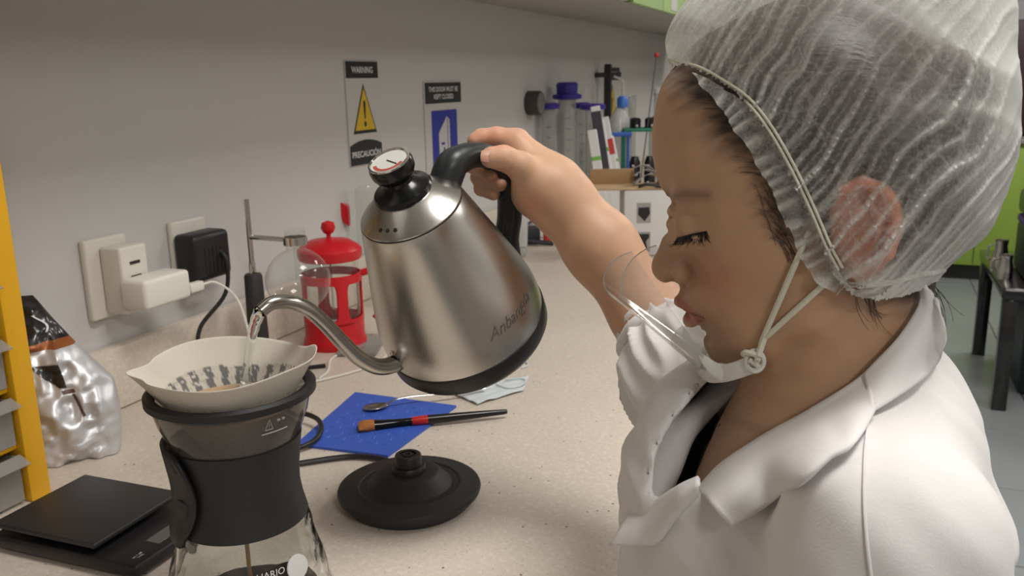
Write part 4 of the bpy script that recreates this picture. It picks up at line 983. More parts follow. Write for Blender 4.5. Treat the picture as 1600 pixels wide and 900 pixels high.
c3 = blend(c3, (222, 142, 118), .5 * np.exp(-((hx - 765) / 32) ** 2 - ((hy - 216) / 16) ** 2)); c3 = blend(c3, (210, 130, 108), .45 * np.exp(-((hx - 832) / 20) ** 2 - ((hy - 318) / 18) ** 2))
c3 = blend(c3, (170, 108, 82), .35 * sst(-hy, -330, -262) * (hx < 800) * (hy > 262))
M_skin = bpy.data.materials.new('skin'); M_skin.use_nodes = True; nt = M_skin.node_tree; b_ = nt.nodes['Principled BSDF']
vc = nt.nodes.new('ShaderNodeVertexColor'); vc.layer_name = 'Col'; nt.links.new(vc.outputs[0], b_.inputs['Base Color'])
b_.inputs['Roughness'].default_value = .5; b_.inputs['Subsurface Weight'].default_value = .18; b_.inputs['Subsurface Radius'].default_value = (.012, .005, .003); b_.inputs['Subsurface Scale'].default_value = .4
b_.inputs['Specular IOR Level'].default_value = .35
tc = nt.nodes.new('ShaderNodeTexCoord'); nz = nt.nodes.new('ShaderNodeTexNoise'); nz.inputs['Scale'].default_value = 700; nt.links.new(tc.outputs['Object'], nz.inputs['Vector'])
bp_ = nt.nodes.new('ShaderNodeBump'); bp_.inputs['Strength'].default_value = .06; bp_.inputs['Distance'].default_value = .001; nt.links.new(nz.outputs[0], bp_.inputs['Height']); nt.links.new(bp_.outputs[0], b_.inputs['Normal'])
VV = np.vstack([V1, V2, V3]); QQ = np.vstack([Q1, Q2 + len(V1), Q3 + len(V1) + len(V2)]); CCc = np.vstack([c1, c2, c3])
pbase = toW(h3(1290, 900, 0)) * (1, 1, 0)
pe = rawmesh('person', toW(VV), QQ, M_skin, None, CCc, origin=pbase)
tag(pe, 'person in a white lab coat and hairnet, head bowed, pouring from the steel kettle', 'person')

# hair under the net
Dh = dH0
edge_pts = [(1040, 90), (1075, 120), (1108, 150), (1135, 180), (1155, 205), (1172, 240), (1190, 275), (1200, 315), (1208, 350), (1225, 368), (1240, 380), (1262, 368), (1280, 400), (1300, 430), (1345, 452), (1400, 470), (1435, 500)]
poly = edge_pts + [(1520, 520), (1700, 300), (1700, -200), (900, -200), (980, 60)]
ga, gb = np.broadcast_arrays(X[0][:, :, 0], X[1][:, :, 0]); gm = (np.c_[ga.ravel(), gb.ravel(), np.ones(ga.size)] @ Aff); sd = polysd(gm[:, 0], gm[:, 1], poly).reshape(ga.shape)
rough = (vnoise(np.stack([gm[:, 0] * .09, gm[:, 1] * .09, 0 * gm[:, 0]], -1), 2).reshape(ga.shape) - .5)
thick = -.0022 + .0052 * sst(-sd + 10 * rough, -6, 60)
dHair = Dh - thick[:, :, None]
bun = s_ell(X, feat(1470, 215, 0), (.040, .05, .045)); dHair = smin(dHair, np.where(sd[:, :, None] < -20, bun, 1.0), .02)
V4, Q4 = surfnets(dHair.astype(np.float32), (X[0][0, 0, 0], X[1][0, 0, 0], X[2][0, 0, 0]), hs)
cz_ = (np.c_[V4[:, :2], np.ones(len(V4))] @ Aff); keep = polysd(cz_[:, 0], cz_[:, 1], poly) < 6
Q4 = Q4[keep[Q4].all(1)]
M_hair = bpy.data.materials.new('dark_hair'); M_hair.use_nodes = True; nt = M_hair.node_tree; b_ = nt.nodes['Principled BSDF']
tc = nt.nodes.new('ShaderNodeTexCoord'); mp = nt.nodes.new('ShaderNodeMapping'); mp.inputs['Rotation'].default_value = (0, 0, math.radians(-12)); mp.inputs['Scale'].default_value = (45, 700, 500)
nz = nt.nodes.new('ShaderNodeTexNoise'); nz.inputs['Scale'].default_value = 1; nz.inputs['Detail'].default_value = 3; nt.links.new(tc.outputs['Object'], mp.inputs[0]); nt.links.new(mp.outputs[0], nz.inputs['Vector'])
rp_ = nt.nodes.new('ShaderNodeMix'); rp_.data_type = 'RGBA'; rp_.inputs[6].default_value = srgb(26, 19, 16); rp_.inputs[7].default_value = srgb(74, 56, 46); nt.links.new(nz.outputs[0], rp_.inputs[0]); nt.links.new(rp_.outputs[2], b_.inputs['Base Color'])
b_.inputs['Roughness'].default_value = .42
bp_ = nt.nodes.new('ShaderNodeBump'); bp_.inputs['Strength'].default_value = .5; bp_.inputs['Distance'].default_value = .001; nt.links.new(nz.outputs[0], bp_.inputs['Height']); nt.links.new(bp_.outputs[0], b_.inputs['Normal'])
hair = rawmesh('hair', toW(V4), Q4, M_hair, pe); hair['label'] = 'dark brown hair drawn back under the net'

bvh_skin = BVHTree.FromPolygons(toW(VV).tolist(), QQ.tolist()); bvh_hair = BVHTree.FromPolygons(toW(V4).tolist(), Q4.tolist())
def cast(px, py, *trees):
    d = Vector(ray(px, py)).normalized(); best = None
    for t in trees:
        h = t.ray_cast(Vector(CC), d)
        if h[0] is not None and (best is None or h[3] < best[2]): best = (np.array(h[0]), np.array(h[1]), h[3])
    return best
# lashes, nail, loose strands
lm = MB(); rs_ = random.Random(3)
for k in range(60):
    t = k / 59; px = 1058 + 46 * t; py = 372 - 1 * math.sin(t * 3) - 11 * t
    h = cast(px, py, bvh_skin)
    if h is None: continue
    p_ = h[0]; out = nrm(HW * .30 - HRt * (.75 - 1.0 * t + .35 * (rs_.random() - .5)) - HV * (.75 + .3 * rs_.random())); L = .0050 + .0052 * rs_.random()
    side = nrm(HRt * (rs_.random() - .5) + HV * .2) * .0012
    lm.tube([p_, p_ + out * L * .5 - HV * .0008, p_ + out * L + side + HV * .0006], [.00026, .0002, .00006], 5)
o = build('eyelashes', lm, mat('lash_black', (22, 16, 14), .6), pe); o['label'] = 'long dark lashes of the lowered eye'
h = cast(761, 244, bvh_skin)
nc = h[0]; nn_ = h[1]; tx = nrm(at(767, 246, .784) - at(790, 248, .787)); ty = nrm(np.cross(nn_, tx))
g = [[nc + tx * (.0058 * u) + ty * (.0052 * v * math.sqrt(max(.05, 1 - (.75 * u) ** 4))) + nn_ * (.0009 - .0012 * v * v - .0008 * max(0, u) ** 2) for v in np.linspace(-1, 1, 9)] for u in np.linspace(-1, 1, 9)]
o = build('thumb_nail', MB().grid(g), mat('nail_pink', (212, 162, 140), .28), pe); o['label'] = 'pale pink thumb nail'
sm2 = MB()
rs2 = random.Random(8); STR = []
for k in range(26):
    if k % 2: x = 1436 + 22 * rs2.random(); STR.append((x, 438, x + 14 + 26 * rs2.random(), 455 + 30 * rs2.random(), x + 4 + 50 * rs2.random(), 490 + 60 * rs2.random()))
    else: x = 1338 + 34 * rs2.random(); STR.append((x, 446, x - 12 + 18 * rs2.random(), 475 + 20 * rs2.random(), x - 4 + 40 * rs2.random(), 490 + 35 * rs2.random()))
for (x0_, y0_, x1_, y1_, x2_, y2_) in STR:
    P_ = []
    for t in np.linspace(0, 1, 14):
        x = (1 - t) ** 2 * x0_ + 2 * t * (1 - t) * x1_ + t * t * x2_; y = (1 - t) ** 2 * y0_ + 2 * t * (1 - t) * y1_ + t * t * y2_
        h = cast(x, y, bvh_skin); P_.append(h[0] + HW * .002 if h is not None and x < 1430 else at(x, y, .525 - .02 * t))
    sm2.tube(P_, np.linspace(.00022, .00012, 14), 5)
o = build('loose_strands', sm2, M_hair, hair); o['kind'] = 'stuff'
# baby hair along the hairline
sm3 = MB()
for k in range(150):
    i = rs_.random() * 8.9; j = int(i); f_ = i - j; (xa, ya), (xb, yb) = edge_pts[j + 1], edge_pts[j + 2]
    x0_, y0_ = xa + (xb - xa) * f_ - 26 + rs_.random() * 30, ya + (yb - ya) * f_ + rs_.random() * 6 - 2; dxx, dyy = (42 + 40 * rs_.random(), 6 + 30 * rs_.random()) if xa < 1180 else (14 + 22 * rs_.random(), 18 + 24 * rs_.random())
    P_ = []
    for t in np.linspace(-.12, 1, 9):
        h = cast(x0_ + dxx * t, y0_ + dyy * t * t, bvh_skin, bvh_hair)
        if h is not None: P_.append(h[0] + h[1] * .0005)
    if len(P_) > 4: sm3.tube(P_, np.linspace(.00004, .00014, len(P_)), 4)
o = build('hairline_strands', sm3, M_hair, hair); o['kind'] = 'stuff'

# ------------------------------------------------------------------ hairnet
NC = [(1046, 110, 48), (1040, 72, 50), (1051, 36, 55), (1074, 4, 60), (1110, -36, 65), (1170, -85, 70), (1260, -122, 75), (1360, -132, 80), (1460, -112, 80), (1540, -66, 75), (1582, 0, 70), (1586, 90, 68), (1592, 190, 66), (1584, 262, 64),
      (1560, 330, 60), (1520, 386, 55), (1475, 425, 50), (1440, 470, 50), (1380, 530, 55), (1300, 560, 60), (1200, 560, 60), (1100, 520, 50), (1020, 430, 40), (1000, 320, 40), (1000, 220, 44), (1015, 150, 46)]
NI = [(1075, 116, 46), (1110, 142, 60), (1150, 168, 68), (1200, 214, 79), (1240, 282, 80), (1270, 340, 80), (1300, 400, 80), (1320, 432, 78), (1330, 355, 91), (1362, 336, 91), (1330, 420, 86), (1375, 386, 88), (1320, 290, 86), (1300, 150, 88), (1400, 150, 92), (1500, 150, 76), (1200, 60, 80), (1300, 0, 82),
      (1450, 0, 80), (1450, 300, 84), (1530, 230, 60), (1500, 350, 52), (1420, 410, 66), (1100, 60, 56), (1150, 250, 76), (1190, 330, 80), (1235, 410, 82), (1090, 190, 62), (1380, 450, 66), (1330, 470, 74)]
GN, _ = field(NC, NI)
hs5 = .0017
Xn = gridpts((-.125, -.115, -.105), (.165, .195, .105), hs5)
ga, gb = np.broadcast_arrays(Xn[0][:, :, 0], Xn[1][:, :, 0]); gm = (np.c_[ga.ravel(), gb.ravel(), np.ones(ga.size)] @ Aff)
mxn, myn = gm[:, 0].reshape(ga.shape), gm[:, 1].reshape(ga.shape)
W2 = GN(ga, gb) / 1e4
net_edge = [(1036, 106), (1060, 111), (1090, 119), (1125, 139), (1162, 165), (1197, 210), (1232, 272), (1262, 336), (1286, 392), (1304, 425), (1322, 441), (1350, 447), (1400, 442), (1445, 430), (1475, 424)]
ridge = lambda q: (1 - np.abs(np.sin(math.pi * q))) ** 1.4
def pleat(x, y):
    ed = segd(x, y, net_edge); z0 = 0 * x
    wv = vnoise(np.stack([x * .008, y * .008, z0], -1), 11) - .5; wv2 = vnoise(np.stack([x * .028, y * .028, z0 + 4], -1), 12) - .5
    bend = .00030 * (x - 1150) * np.maximum(y - 80, 0)          # the pleats flatten out towards the ear
    s_ = .76 * x + .65 * y + 40 * wv + 10 * wv2 - .25 * bend
    along = .65 * x - .76 * y
    m1 = .35 + 1.0 * vnoise(np.stack([s_ * .022, along * .005, z0], -1), 13); m2 = .2 + 1.1 * vnoise(np.stack([s_ * .03, along * .006, z0 + 9], -1), 14)
    r_ = 1.2 * m1 * ridge(s_ / 23.) ** 2.6 + 1.0 * m2 * ridge(s_ / 13. + .3) ** 2 * np.exp(-ed / 170) + .8 * m2 * ridge(s_ / 47. + .1) ** 3.4
    cr2 = ridge((.35 * x - .94 * y + 90 * wv) / 105.) * sst(ed, 110, 260)
    return r_ * (np.exp(-ed / 330) * .75 + .25) + .55 * cr2, wv
r_, wv = pleat(mxn, myn)
pl = .0030 * (r_ - .45) + .004 * wv
Wp = np.where(W2 > 0, np.maximum(np.sqrt(np.maximum(W2, 0)) + pl * np.clip(np.sqrt(np.maximum(W2, 0)) / .02, 0, 1), .0005) ** 2, W2)
Fn = Xn[2] ** 2 - Wp[:, :, None]
gx_, gy_, gz_ = np.gradient(Fn, hs5); dNt = Fn / np.maximum(np.sqrt(gx_ ** 2 + gy_ ** 2 + gz_ ** 2), .012)
V5, Q5 = surfnets(dNt.astype(np.float32), (Xn[0][0, 0, 0], Xn[1][0, 0, 0], Xn[2][0, 0, 0]), hs5); del Fn, gx_, gy_, gz_, dNt
npoly = net_edge + [(1530, 440), (1800, 300), (1800, -400), (800, -400), (960, 60)]
cz_ = (np.c_[V5[:, :2], np.ones(len(V5))] @ Aff); keep = polysd(cz_[:, 0], cz_[:, 1], npoly) < 1.0
Q5 = Q5[keep[Q5].all(1)]
def nonwoven(name, op0=.42, op1=.8, col=(232, 232, 226), nsc=560, fold=.66):
    m = bpy.data.materials.new(name); m.use_nodes = True; MATS[name] = m; nt = m.node_tree; nt.nodes.clear(); N = nt.nodes.new; L = nt.links.new
    out = N('ShaderNodeOutputMaterial'); t = N('ShaderNodeBsdfTransparent'); d = N('ShaderNodeBsdfDiffuse'); d.inputs[0].default_value = srgb(*col); tr = N('ShaderNodeBsdfTranslucent'); tr.inputs[0].default_value = srgb(*col)
    gl = N('ShaderNodeBsdfGlossy'); gl.inputs['Roughness'].default_value = .35
    tc = N('ShaderNodeTexCoord'); n1 = N('ShaderNodeTexNoise'); n1.inputs['Scale'].default_value = nsc; n1.inputs['Detail'].default_value = 6; n1.inputs['Roughness'].default_value = .7; L(tc.outputs['Object'], n1.inputs['Vector'])
    n2 = N('ShaderNodeTexNoise'); n2.inputs['Scale'].default_value = 38; n2.inputs['Detail'].default_value = 3; L(tc.outputs['Object'], n2.inputs['Vector'])
    r1 = N('ShaderNodeMapRange'); L(n1.outputs[0], r1.inputs[0]); r1.inputs[1].default_value = .35; r1.inputs[2].default_value = .68; r1.inputs[3].default_value = op0; r1.inputs[4].default_value = op1
    r2 = N('ShaderNodeMapRange'); L(n2.outputs[0], r2.inputs[0]); r2.inputs[1].default_value = .3; r2.inputs[2].default_value = .7; r2.inputs[3].default_value = -.07; r2.inputs[4].default_value = .07
    lw = N('ShaderNodeLayerWeight'); lw.inputs[0].default_value = .35
    a1 = N('ShaderNodeMath'); a1.operation = 'ADD'; L(r1.outputs[0], a1.inputs[0]); L(r2.outputs[0], a1.inputs[1])
    f3 = N('ShaderNodeMapRange'); L(lw.outputs['Facing'], f3.inputs[0]); f3.inputs[1].default_value = .08; f3.inputs[2].default_value = .6; f3.inputs[3].default_value = 0; f3.inputs[4].default_value = .45
    at_ = N('ShaderNodeAttribute'); at_.attribute_name = 'Col'; ml = N('ShaderNodeMath'); ml.operation = 'MULTIPLY'; ml.inputs[1].default_value = fold; L(at_.outputs['Fac'], ml.inputs[0])   # folds lie double
    a15 = N('ShaderNodeMath'); a15.operation = 'ADD'; L(a1.outputs[0], a15.inputs[0]); L(ml.outputs[0], a15.inputs[1])
    vo = N('ShaderNodeTexVoronoi'); vo.feature = 'DISTANCE_TO_EDGE'; vo.inputs['Scale'].default_value = 38; nw = N('ShaderNodeTexNoise'); nw.inputs['Scale'].default_value = 25; L(tc.outputs['Object'], nw.inputs['Vector'])
    mx_ = N('ShaderNodeMix'); mx_.data_type = 'RGBA'; mx_.blend_type = 'ADD'; mx_.inputs[0].default_value = .06; L(tc.outputs['Object'], mx_.inputs[6]); L(nw.outputs['Color'], mx_.inputs[7]); L(mx_.outputs[2], vo.inputs['Vector'])
    cr = N('ShaderNodeMapRange'); L(vo.outputs['Distance'], cr.inputs[0]); cr.inputs[1].default_value = 0; cr.inputs[2].default_value = .05; cr.inputs[3].default_value = .16; cr.inputs[4].default_value = 0     # crinkles
    a14 = N('ShaderNodeMath'); a14.operation = 'ADD'; L(a15.outputs[0], a14.inputs[0]); L(cr.outputs[0], a14.inputs[1]); a15 = a14
    a2 = N('ShaderNodeMath'); a2.operation = 'ADD'; a2.use_clamp = True; L(a15.outputs[0], a2.inputs[0]); L(f3.outputs[0], a2.inputs[1])
    m0 = N('ShaderNodeMixShader'); m0.inputs[0].default_value = .35; L(d.outputs[0], m0.inputs[1]); L(tr.outputs[0], m0.inputs[2])
    m1 = N('ShaderNodeMixShader'); m1.inputs[0].default_value = .06; L(m0.outputs[0], m1.inputs[1]); L(gl.outputs[0], m1.inputs[2])
    bp = N('ShaderNodeBump'); bp.inputs['Strength'].default_value = .35; bp.inputs['Distance'].default_value = .001; L(n1.outputs[0], bp.inputs['Height']); L(bp.outputs[0], d.inputs['Normal']); L(bp.outputs[0], gl.inputs['Normal'])
    m2 = N('ShaderNodeMixShader'); L(a2.outputs[0], m2.inputs[0]); L(t.outputs[0], m2.inputs[1]); L(m1.outputs[0], m2.inputs[2]); L(m2.outputs[0], out.inputs[0]); return m
M_net = nonwoven('hairnet_cloth', .05, .32)
M_net2 = nonwoven('hairnet_hem', .1, .4)
px5, py5 = (np.c_[V5[:, :2], np.ones(len(V5))] @ Aff).T; rv = np.clip(pleat(px5, py5)[0], 0, 1.3) + .55 * sst(np.maximum((px5 - 1440) / 110., (py5 - 375) / 60.), 0, 1) + .3 * sst(1110 - px5 + .3 * py5, 20, 90)
net = rawmesh('hairnet', toW(V5), Q5, M_net, pe, np.repeat(rv[:, None], 3, 1)); net['label'] = 'white see-through pleated disposable hairnet'
bvh_net = BVHTree.FromPolygons(toW(V5).tolist(), Q5.tolist())
M_elas = mat('elastic_cream', (206, 203, 184), .8, bump=.2, bscale=900)
ep_ = smooth_path([(x, y, 0) for x, y in net_edge[0:10]], 150)[:, :2]; tg = np.gradient(ep_, axis=0); tg /= np.linalg.norm(tg, axis=1)[:, None]; nl = np.c_[-tg[:, 1], tg[:, 0]]     # toward the face
def onhead(x, y, off):
    h = cast(x, y, bvh_skin, bvh_hair); return (h[0] + nrm(h[1] * .5 + HW * .5) * off) if h is not None else None
def oncap(x, y, off):
    h = cast(x, y, bvh_net); return h[0] + HW * off if h is not None else None
b1, b2 = [], []
for (x, y), (nx_, ny_) in zip(ep_, nl):
    for L_, o_px in ((b1, -5.0), (b2, -12.0)):
        p_ = oncap(x + nx_ * (o_px - 2), y + ny_ * (o_px - 2), .0015)
        if p_ is None: p_ = oncap(x - nx_ * 14, y - ny_ * 14, .001)
        if p_ is not None: L_.append(p_)
def relax(P, k=8):
    P = np.array(P)
    for _ in range(k): P[1:-1] = .5 * P[1:-1] + .25 * (P[:-2] + P[2:])
    return P
el_ = MB(); el_.tube(relax(b1), .00075, 8); el_.tube(relax(b2), .00075, 8)
o = build('elastic_band', el_, M_elas, net); o['label'] = 'double stitched cream elastic line'
# ruffle beyond the elastic, lying on the forehead and cheek
fine = smooth_path([(x, y, 0) for x, y in net_edge[2:11]], 420)[:, :2]; tg = np.gradient(fine, axis=0); tg /= np.linalg.norm(tg, axis=1)[:, None]; nl = np.c_[-tg[:, 1], tg[:, 0]]
g = []; fcol = []; arc_ = np.r_[0, np.cumsum(np.hypot(*np.diff(fine, axis=0).T))]
for i, ((x, y), (nx_, ny_)) in enumerate(zip(fine, nl)):
    t = i / len(fine); wdt = float(3 + 12 * sst(np.array(t), 0, .08) + 19 * sst(np.array(t), .08, .3) - 12 * sst(np.array(t), .75, 1)) * (1 + .05 * math.sin(i * .11)); row = []
    q_ = arc_[i] / 24. + .35 * math.sin(i * .06); fo_ = (1 - abs(math.sin(math.pi * q_))) ** 1.2
    for v in np.linspace(-.2, 1, 8):
        p_ = onhead(x + nx_ * wdt * v, y + ny_ * wdt * v, .0042 + .0012 * v + (.0034 * max(v, 0) ** .6) * (fo_ - .4))
        if p_ is None: p_ = at(x + nx_ * wdt * v, y + ny_ * wdt * v, .50)
        row.append(p_); fcol.append(.12 + .95 * fo_ * (.35 + .65 * max(v, 0)))
    g.append(row)
gq = np.array(g); nr, nc_ = gq.shape[:2]
fq = np.array([(i * nc_ + j, i * nc_ + j + 1, (i + 1) * nc_ + j + 1, (i + 1) * nc_ + j) for i in range(nr - 1) for j in range(nc_ - 1)])
ruf = rawmesh('ruffled_hem', gq.reshape(-1, 3), fq, M_net2, net, np.repeat(np.array(fcol)[:, None], 3, 1)); ruf['label'] = 'gathered hem with short pleats along the face'
hm = [oncap(x, y - 2, .0008) for x, y in smooth_path([(x, y, 0) for x, y in net_edge[9:]], 60)[:, :2]]
hm = [p_ for p_ in hm if p_ is not None]
mbh = MB(); hm = relax(hm, 3); mbh.tube(hm + (vnoise(hm * 260, 3)[:, None] - .5) * .002, .0014, 7)
build('lower_hem', mbh, M_net2, net)
# ================================================================== LAB COAT
hs6 = .0042
Xk = gridpts((-.14, -.34, -.20), (.20, -.035, .21), hs6)
dK = s_cap(Xk, hz(1242, 790, .565), hz(1240, 1400, .62), .113, .127)                      # trunk
dK = smin(dK, s_cap(Xk, hz(1318, 700, .54), hz(1335, 850, .53), .066, .080), .03)          # upper back
dK = smin(dK, s_cap(Xk, hz(1408, 622, .53), hz(1385, 855, .43), .029, .053), .03)        # near shoulder
dK = smin(dK, s_cap(Xk, hz(1385, 850, .43), hz(1440, 1400, .42), .053, .056), .02)       # near upper arm
dK = smin(dK, s_cap(Xk, hz(1330, 640, .58), hz(1130, 655, .69), .05, .060), .05)          # far shoulder
# soft folds
def fold_noise(Xg):
    P_ = np.stack(np.broadcast_arrays(*Xg), -1)
    q1 = np.stack([P_[..., 0] * 20 + P_[..., 1] * 20, P_[..., 1] * 6 - P_[..., 0] * 6, P_[..., 2] * 8], -1)
    return (vnoise(q1, 31) - .5) * .012 + (np.abs(vnoise(q1 * 1.7, 32) - .5)) * .012
dK = dK + fold_noise(Xk)
# cut the V of the neck opening
pg = np.stack(np.broadcast_arrays(*Xk), -1).reshape(-1, 3); vx, vy = pxy(pg)
VP = [(1170, 545), (1200, 480), (1475, 400), (1468, 520), (1440, 560), (1350, 625), (1260, 668), (1180, 706), (1120, 748), (1092, 772), (1058, 782), (1018, 776), (1024, 715), (1050, 660), (1100, 600)]
vd = polysd(vx, vy, VP).reshape(dK.shape) * .00040
dK = smax(dK, -np.maximum(vd, -(Xk[2] + .075)), .004)
V6, Q6 = surfnets(dK.astype(np.float32), (Xk[0][0, 0, 0], Xk[1][0, 0, 0], Xk[2][0, 0, 0]), hs6)
M_coat = mat('white_coat_cloth', (222, 218, 216), .82, noise=.02, nscale=20, bump=.30, bscale=32, stretch=(1, .5, .6), sheen=.15)
_nt = M_coat.node_tree; _b0 = next(n for n in _nt.nodes if n.type == 'BUMP'); _n2 = _nt.nodes.new('ShaderNodeTexNoise'); _n2.inputs['Scale'].default_value = 900
_b1 = _nt.nodes.new('ShaderNodeBump'); _b1.inputs['Strength'].default_value = .12; _b1.inputs['Distance'].default_value = .001; _tc = next(n for n in _nt.nodes if n.type == 'TEX_COORD')
_nt.links.new(_tc.outputs['Object'], _n2.inputs['Vector']); _nt.links.new(_n2.outputs[0], _b1.inputs['Height']); _nt.links.new(_b0.outputs[0], _b1.inputs['Normal']); _nt.links.new(_b1.outputs[0], _nt.nodes['Principled BSDF'].inputs['Normal'])
ctb = rawmesh('lab_coat', toW(V6), Q6, M_coat, pe); ctb['label'] = 'white cotton lab coat with open collar'
bvh_coat = BVHTree.FromPolygons(toW(V6).tolist(), Q6.tolist())
def resample(pts, n):
    p_ = smooth_path([(x, y, 0) for x, y in pts], 200)[:, :2]; d = np.r_[0, np.cumsum(np.hypot(*np.diff(p_, axis=0).T))]; t = np.linspace(0, d[-1], n)
    return np.c_[np.interp(t, d, p_[:, 0]), np.interp(t, d, p_[:, 1])]
def zdepth(px, py, default, *trees):
    h = cast(px, py, *trees); return proj(h[0])[2] if h is not None else default
def flap(name, U, Lw, offU, offL, puff, parent, m, default=.5, nu=44, nv=14, thick=.0022, zU=None, zL=None, wob_=.0015, trees=None):
    """cloth flap between an upper and a lower edge, laid over what lies beneath it"""
    U, Lw = resample(U, nu), resample(Lw, nu); T = trees or (bvh_coat, bvh_skin); Z = np.zeros((nu, nv)); PX = np.zeros((nu, nv, 2))
    for i in range(nu):
        for j in range(nv):
            v = j / (nv - 1); p_ = U[i] * (1 - v) + Lw[i] * v; PX[i, j] = p_
            if zU is not None:
                t = i / (nu - 1); Z[i, j] = np.interp(t, np.linspace(0, 1, len(zU)), zU) * (1 - v) + np.interp(t, np.linspace(0, 1, len(zL)), zL) * v - puff * math.sin(math.pi * v)
            else: Z[i, j] = zdepth(p_[0], p_[1], np.nan, *T) - (offU * (1 - v) + offL * v + puff * math.sin(math.pi * min(1, v * 1.1)))
    if zU is None:
        bad = np.isnan(Z); Z[bad] = np.nanmean(Z) if (~bad).any() else default
        for _ in range(14):
            Zp = np.pad(Z, 1, mode='edge'); Z = .5 * Z + .125 * (Zp[:-2, 1:-1] + Zp[2:, 1:-1] + Zp[1:-1, :-2] + Zp[1:-1, 2:])
    G = np.array([[at(*PX[i, j], Z[i, j]) for j in range(nv)] for i in range(nu)])
    G += (vnoise(G * 45, 41)[..., None] - .5) * 2 * wob_ * HW
    o = build(name, MB().grid(G), m, parent, sharp=0); md = o.modifiers.new('thick', 'SOLIDIFY'); md.thickness = thick; md.offset = 0; md.use_even_offset = False
    return o
# near side collar and lapel
flap('lapel', [(1356, 580), (1335, 596), (1260, 642), (1180, 690), (1125, 728), (1088, 766)], [(1368, 640), (1332, 698), (1300, 716), (1256, 754), (1222, 772), (1196, 792), (1143, 822)], .004, .013, .009, ctb, M_coat, wob_=.003)
flap('collar', [(1440, 438), (1434, 478), (1400, 530), (1350, 586)], [(1464, 470), (1478, 520), (1470, 556), (1440, 594), (1362, 645)], .005, .010, .011, ctb, M_coat, nu=34, wob_=.002)
# far side collar and lapel
flap('collar', [(1196, 566), (1150, 612), (1105, 660), (1082, 690), (1062, 740), (1044, 778)], [(1130, 575), (1090, 618), (1050, 648), (1010, 690), (986, 745), (984, 800)], 0, 0, .010, ctb, M_coat, zU=[.592, .59, .583, .576, .566, .553], zL=[.628, .622, .604, .588, .572, .552])
flap('lapel', [(982, 806), (1022, 784), (1063, 758), (1092, 746)], [(953, 851), (990, 852), (1027, 849), (1058, 810), (1092, 772)], 0, 0, .006, ctb, M_coat, zU=[.545, .53, .505, .488, .480], zL=[.535, .520, .503, .487, .478], nu=24, nv=12)
flap('undershirt', [(1118, 640), (1080, 680), (1050, 728), (1030, 786)], [(1128, 664), (1100, 700), (1088, 735), (1074, 790)], .004, .003, .001, pe, mat('dark_grey_knit', (96, 90, 87), .9, noise=.2, nscale=300, bump=.3, bscale=700))
# sleeve seam on the near shoulder
sm_ = []
for x, y in smooth_path([(1357, 655, 0), (1352, 700, 0), (1350, 740, 0), (1350, 790, 0), (1356, 860, 0), (1366, 930, 0)], 50)[:, :2]:
    h = cast(x, y, bvh_coat)
    if h is not None: sm_.append(h[0] + h[1] * .0006)
if len(sm_) > 5: build('shoulder_seam', MB().tube(relax(sm_, 6), .0008, 6), M_coat, ctb)
# far sleeve, pushed up and rolled at the elbow
hs7 = .003
a_, b_, c_ = hz(1140, 660, .69), hz(1078, 592, .74), hz(1034, 524, .792)
Xs = gridpts(np.minimum(np.minimum(a_, b_), c_) - .085, np.maximum(np.maximum(a_, b_), c_) + .075, hs7)
P_ = np.stack(np.broadcast_arrays(*Xs), -1); ax_s = nrm(c_ - b_); tl = ((P_ - c_) @ ax_s)
dS = smin(s_cap(Xs, a_, b_, .058, .053), s_cap(Xs, b_, c_, .051, .038), .03)
rad = P_ - c_ - tl[..., None] * ax_s; u1 = nrm(np.cross(ax_s, (0, 0, 1))); u2 = np.cross(ax_s, u1); an_ = np.arctan2(rad @ u2, rad @ u1)
fo_ = np.stack([np.cos(an_) * 2.6, np.sin(an_) * 2.6, tl * 12], -1)
dS = dS + ((np.abs(vnoise(fo_ * 1.3, 51) - .5)) * .022 - .004) + (vnoise(fo_ * 2.2 + 5, 52) - .5) * .004
dS = smax(dS, tl - .004, .003)                                        # cuff plane
V7, Q7 = surfnets(dS.astype(np.float32), (Xs[0][0, 0, 0], Xs[1][0, 0, 0], Xs[2][0, 0, 0]), hs7)
rawmesh('sleeve', toW(V7), Q7, M_coat, ctb)['label'] = 'far sleeve pushed up and rolled above the elbow'
cu = MB(); cw = toW(c_); axw = HM @ ax_s; u1w, u2w = HM @ u1, HM @ u2
for k, (off, R_, r_) in enumerate(((.004, .0345, .0062), (-.008, .0385, .006))):
    pts = []
    for a in np.linspace(0, 2 * math.pi, 60):
        q_ = R_ * (1 + .05 * math.sin(3 * a + k) + .03 * math.sin(7 * a)); pts.append(cw + axw * (off + .004 * math.sin(2 * a + k)) + u1w * q_ * math.cos(a) + u2w * q_ * math.sin(a))
    cu.tube(pts, r_, 10, caps=False)
build('rolled_cuff', cu, M_coat, ctb)

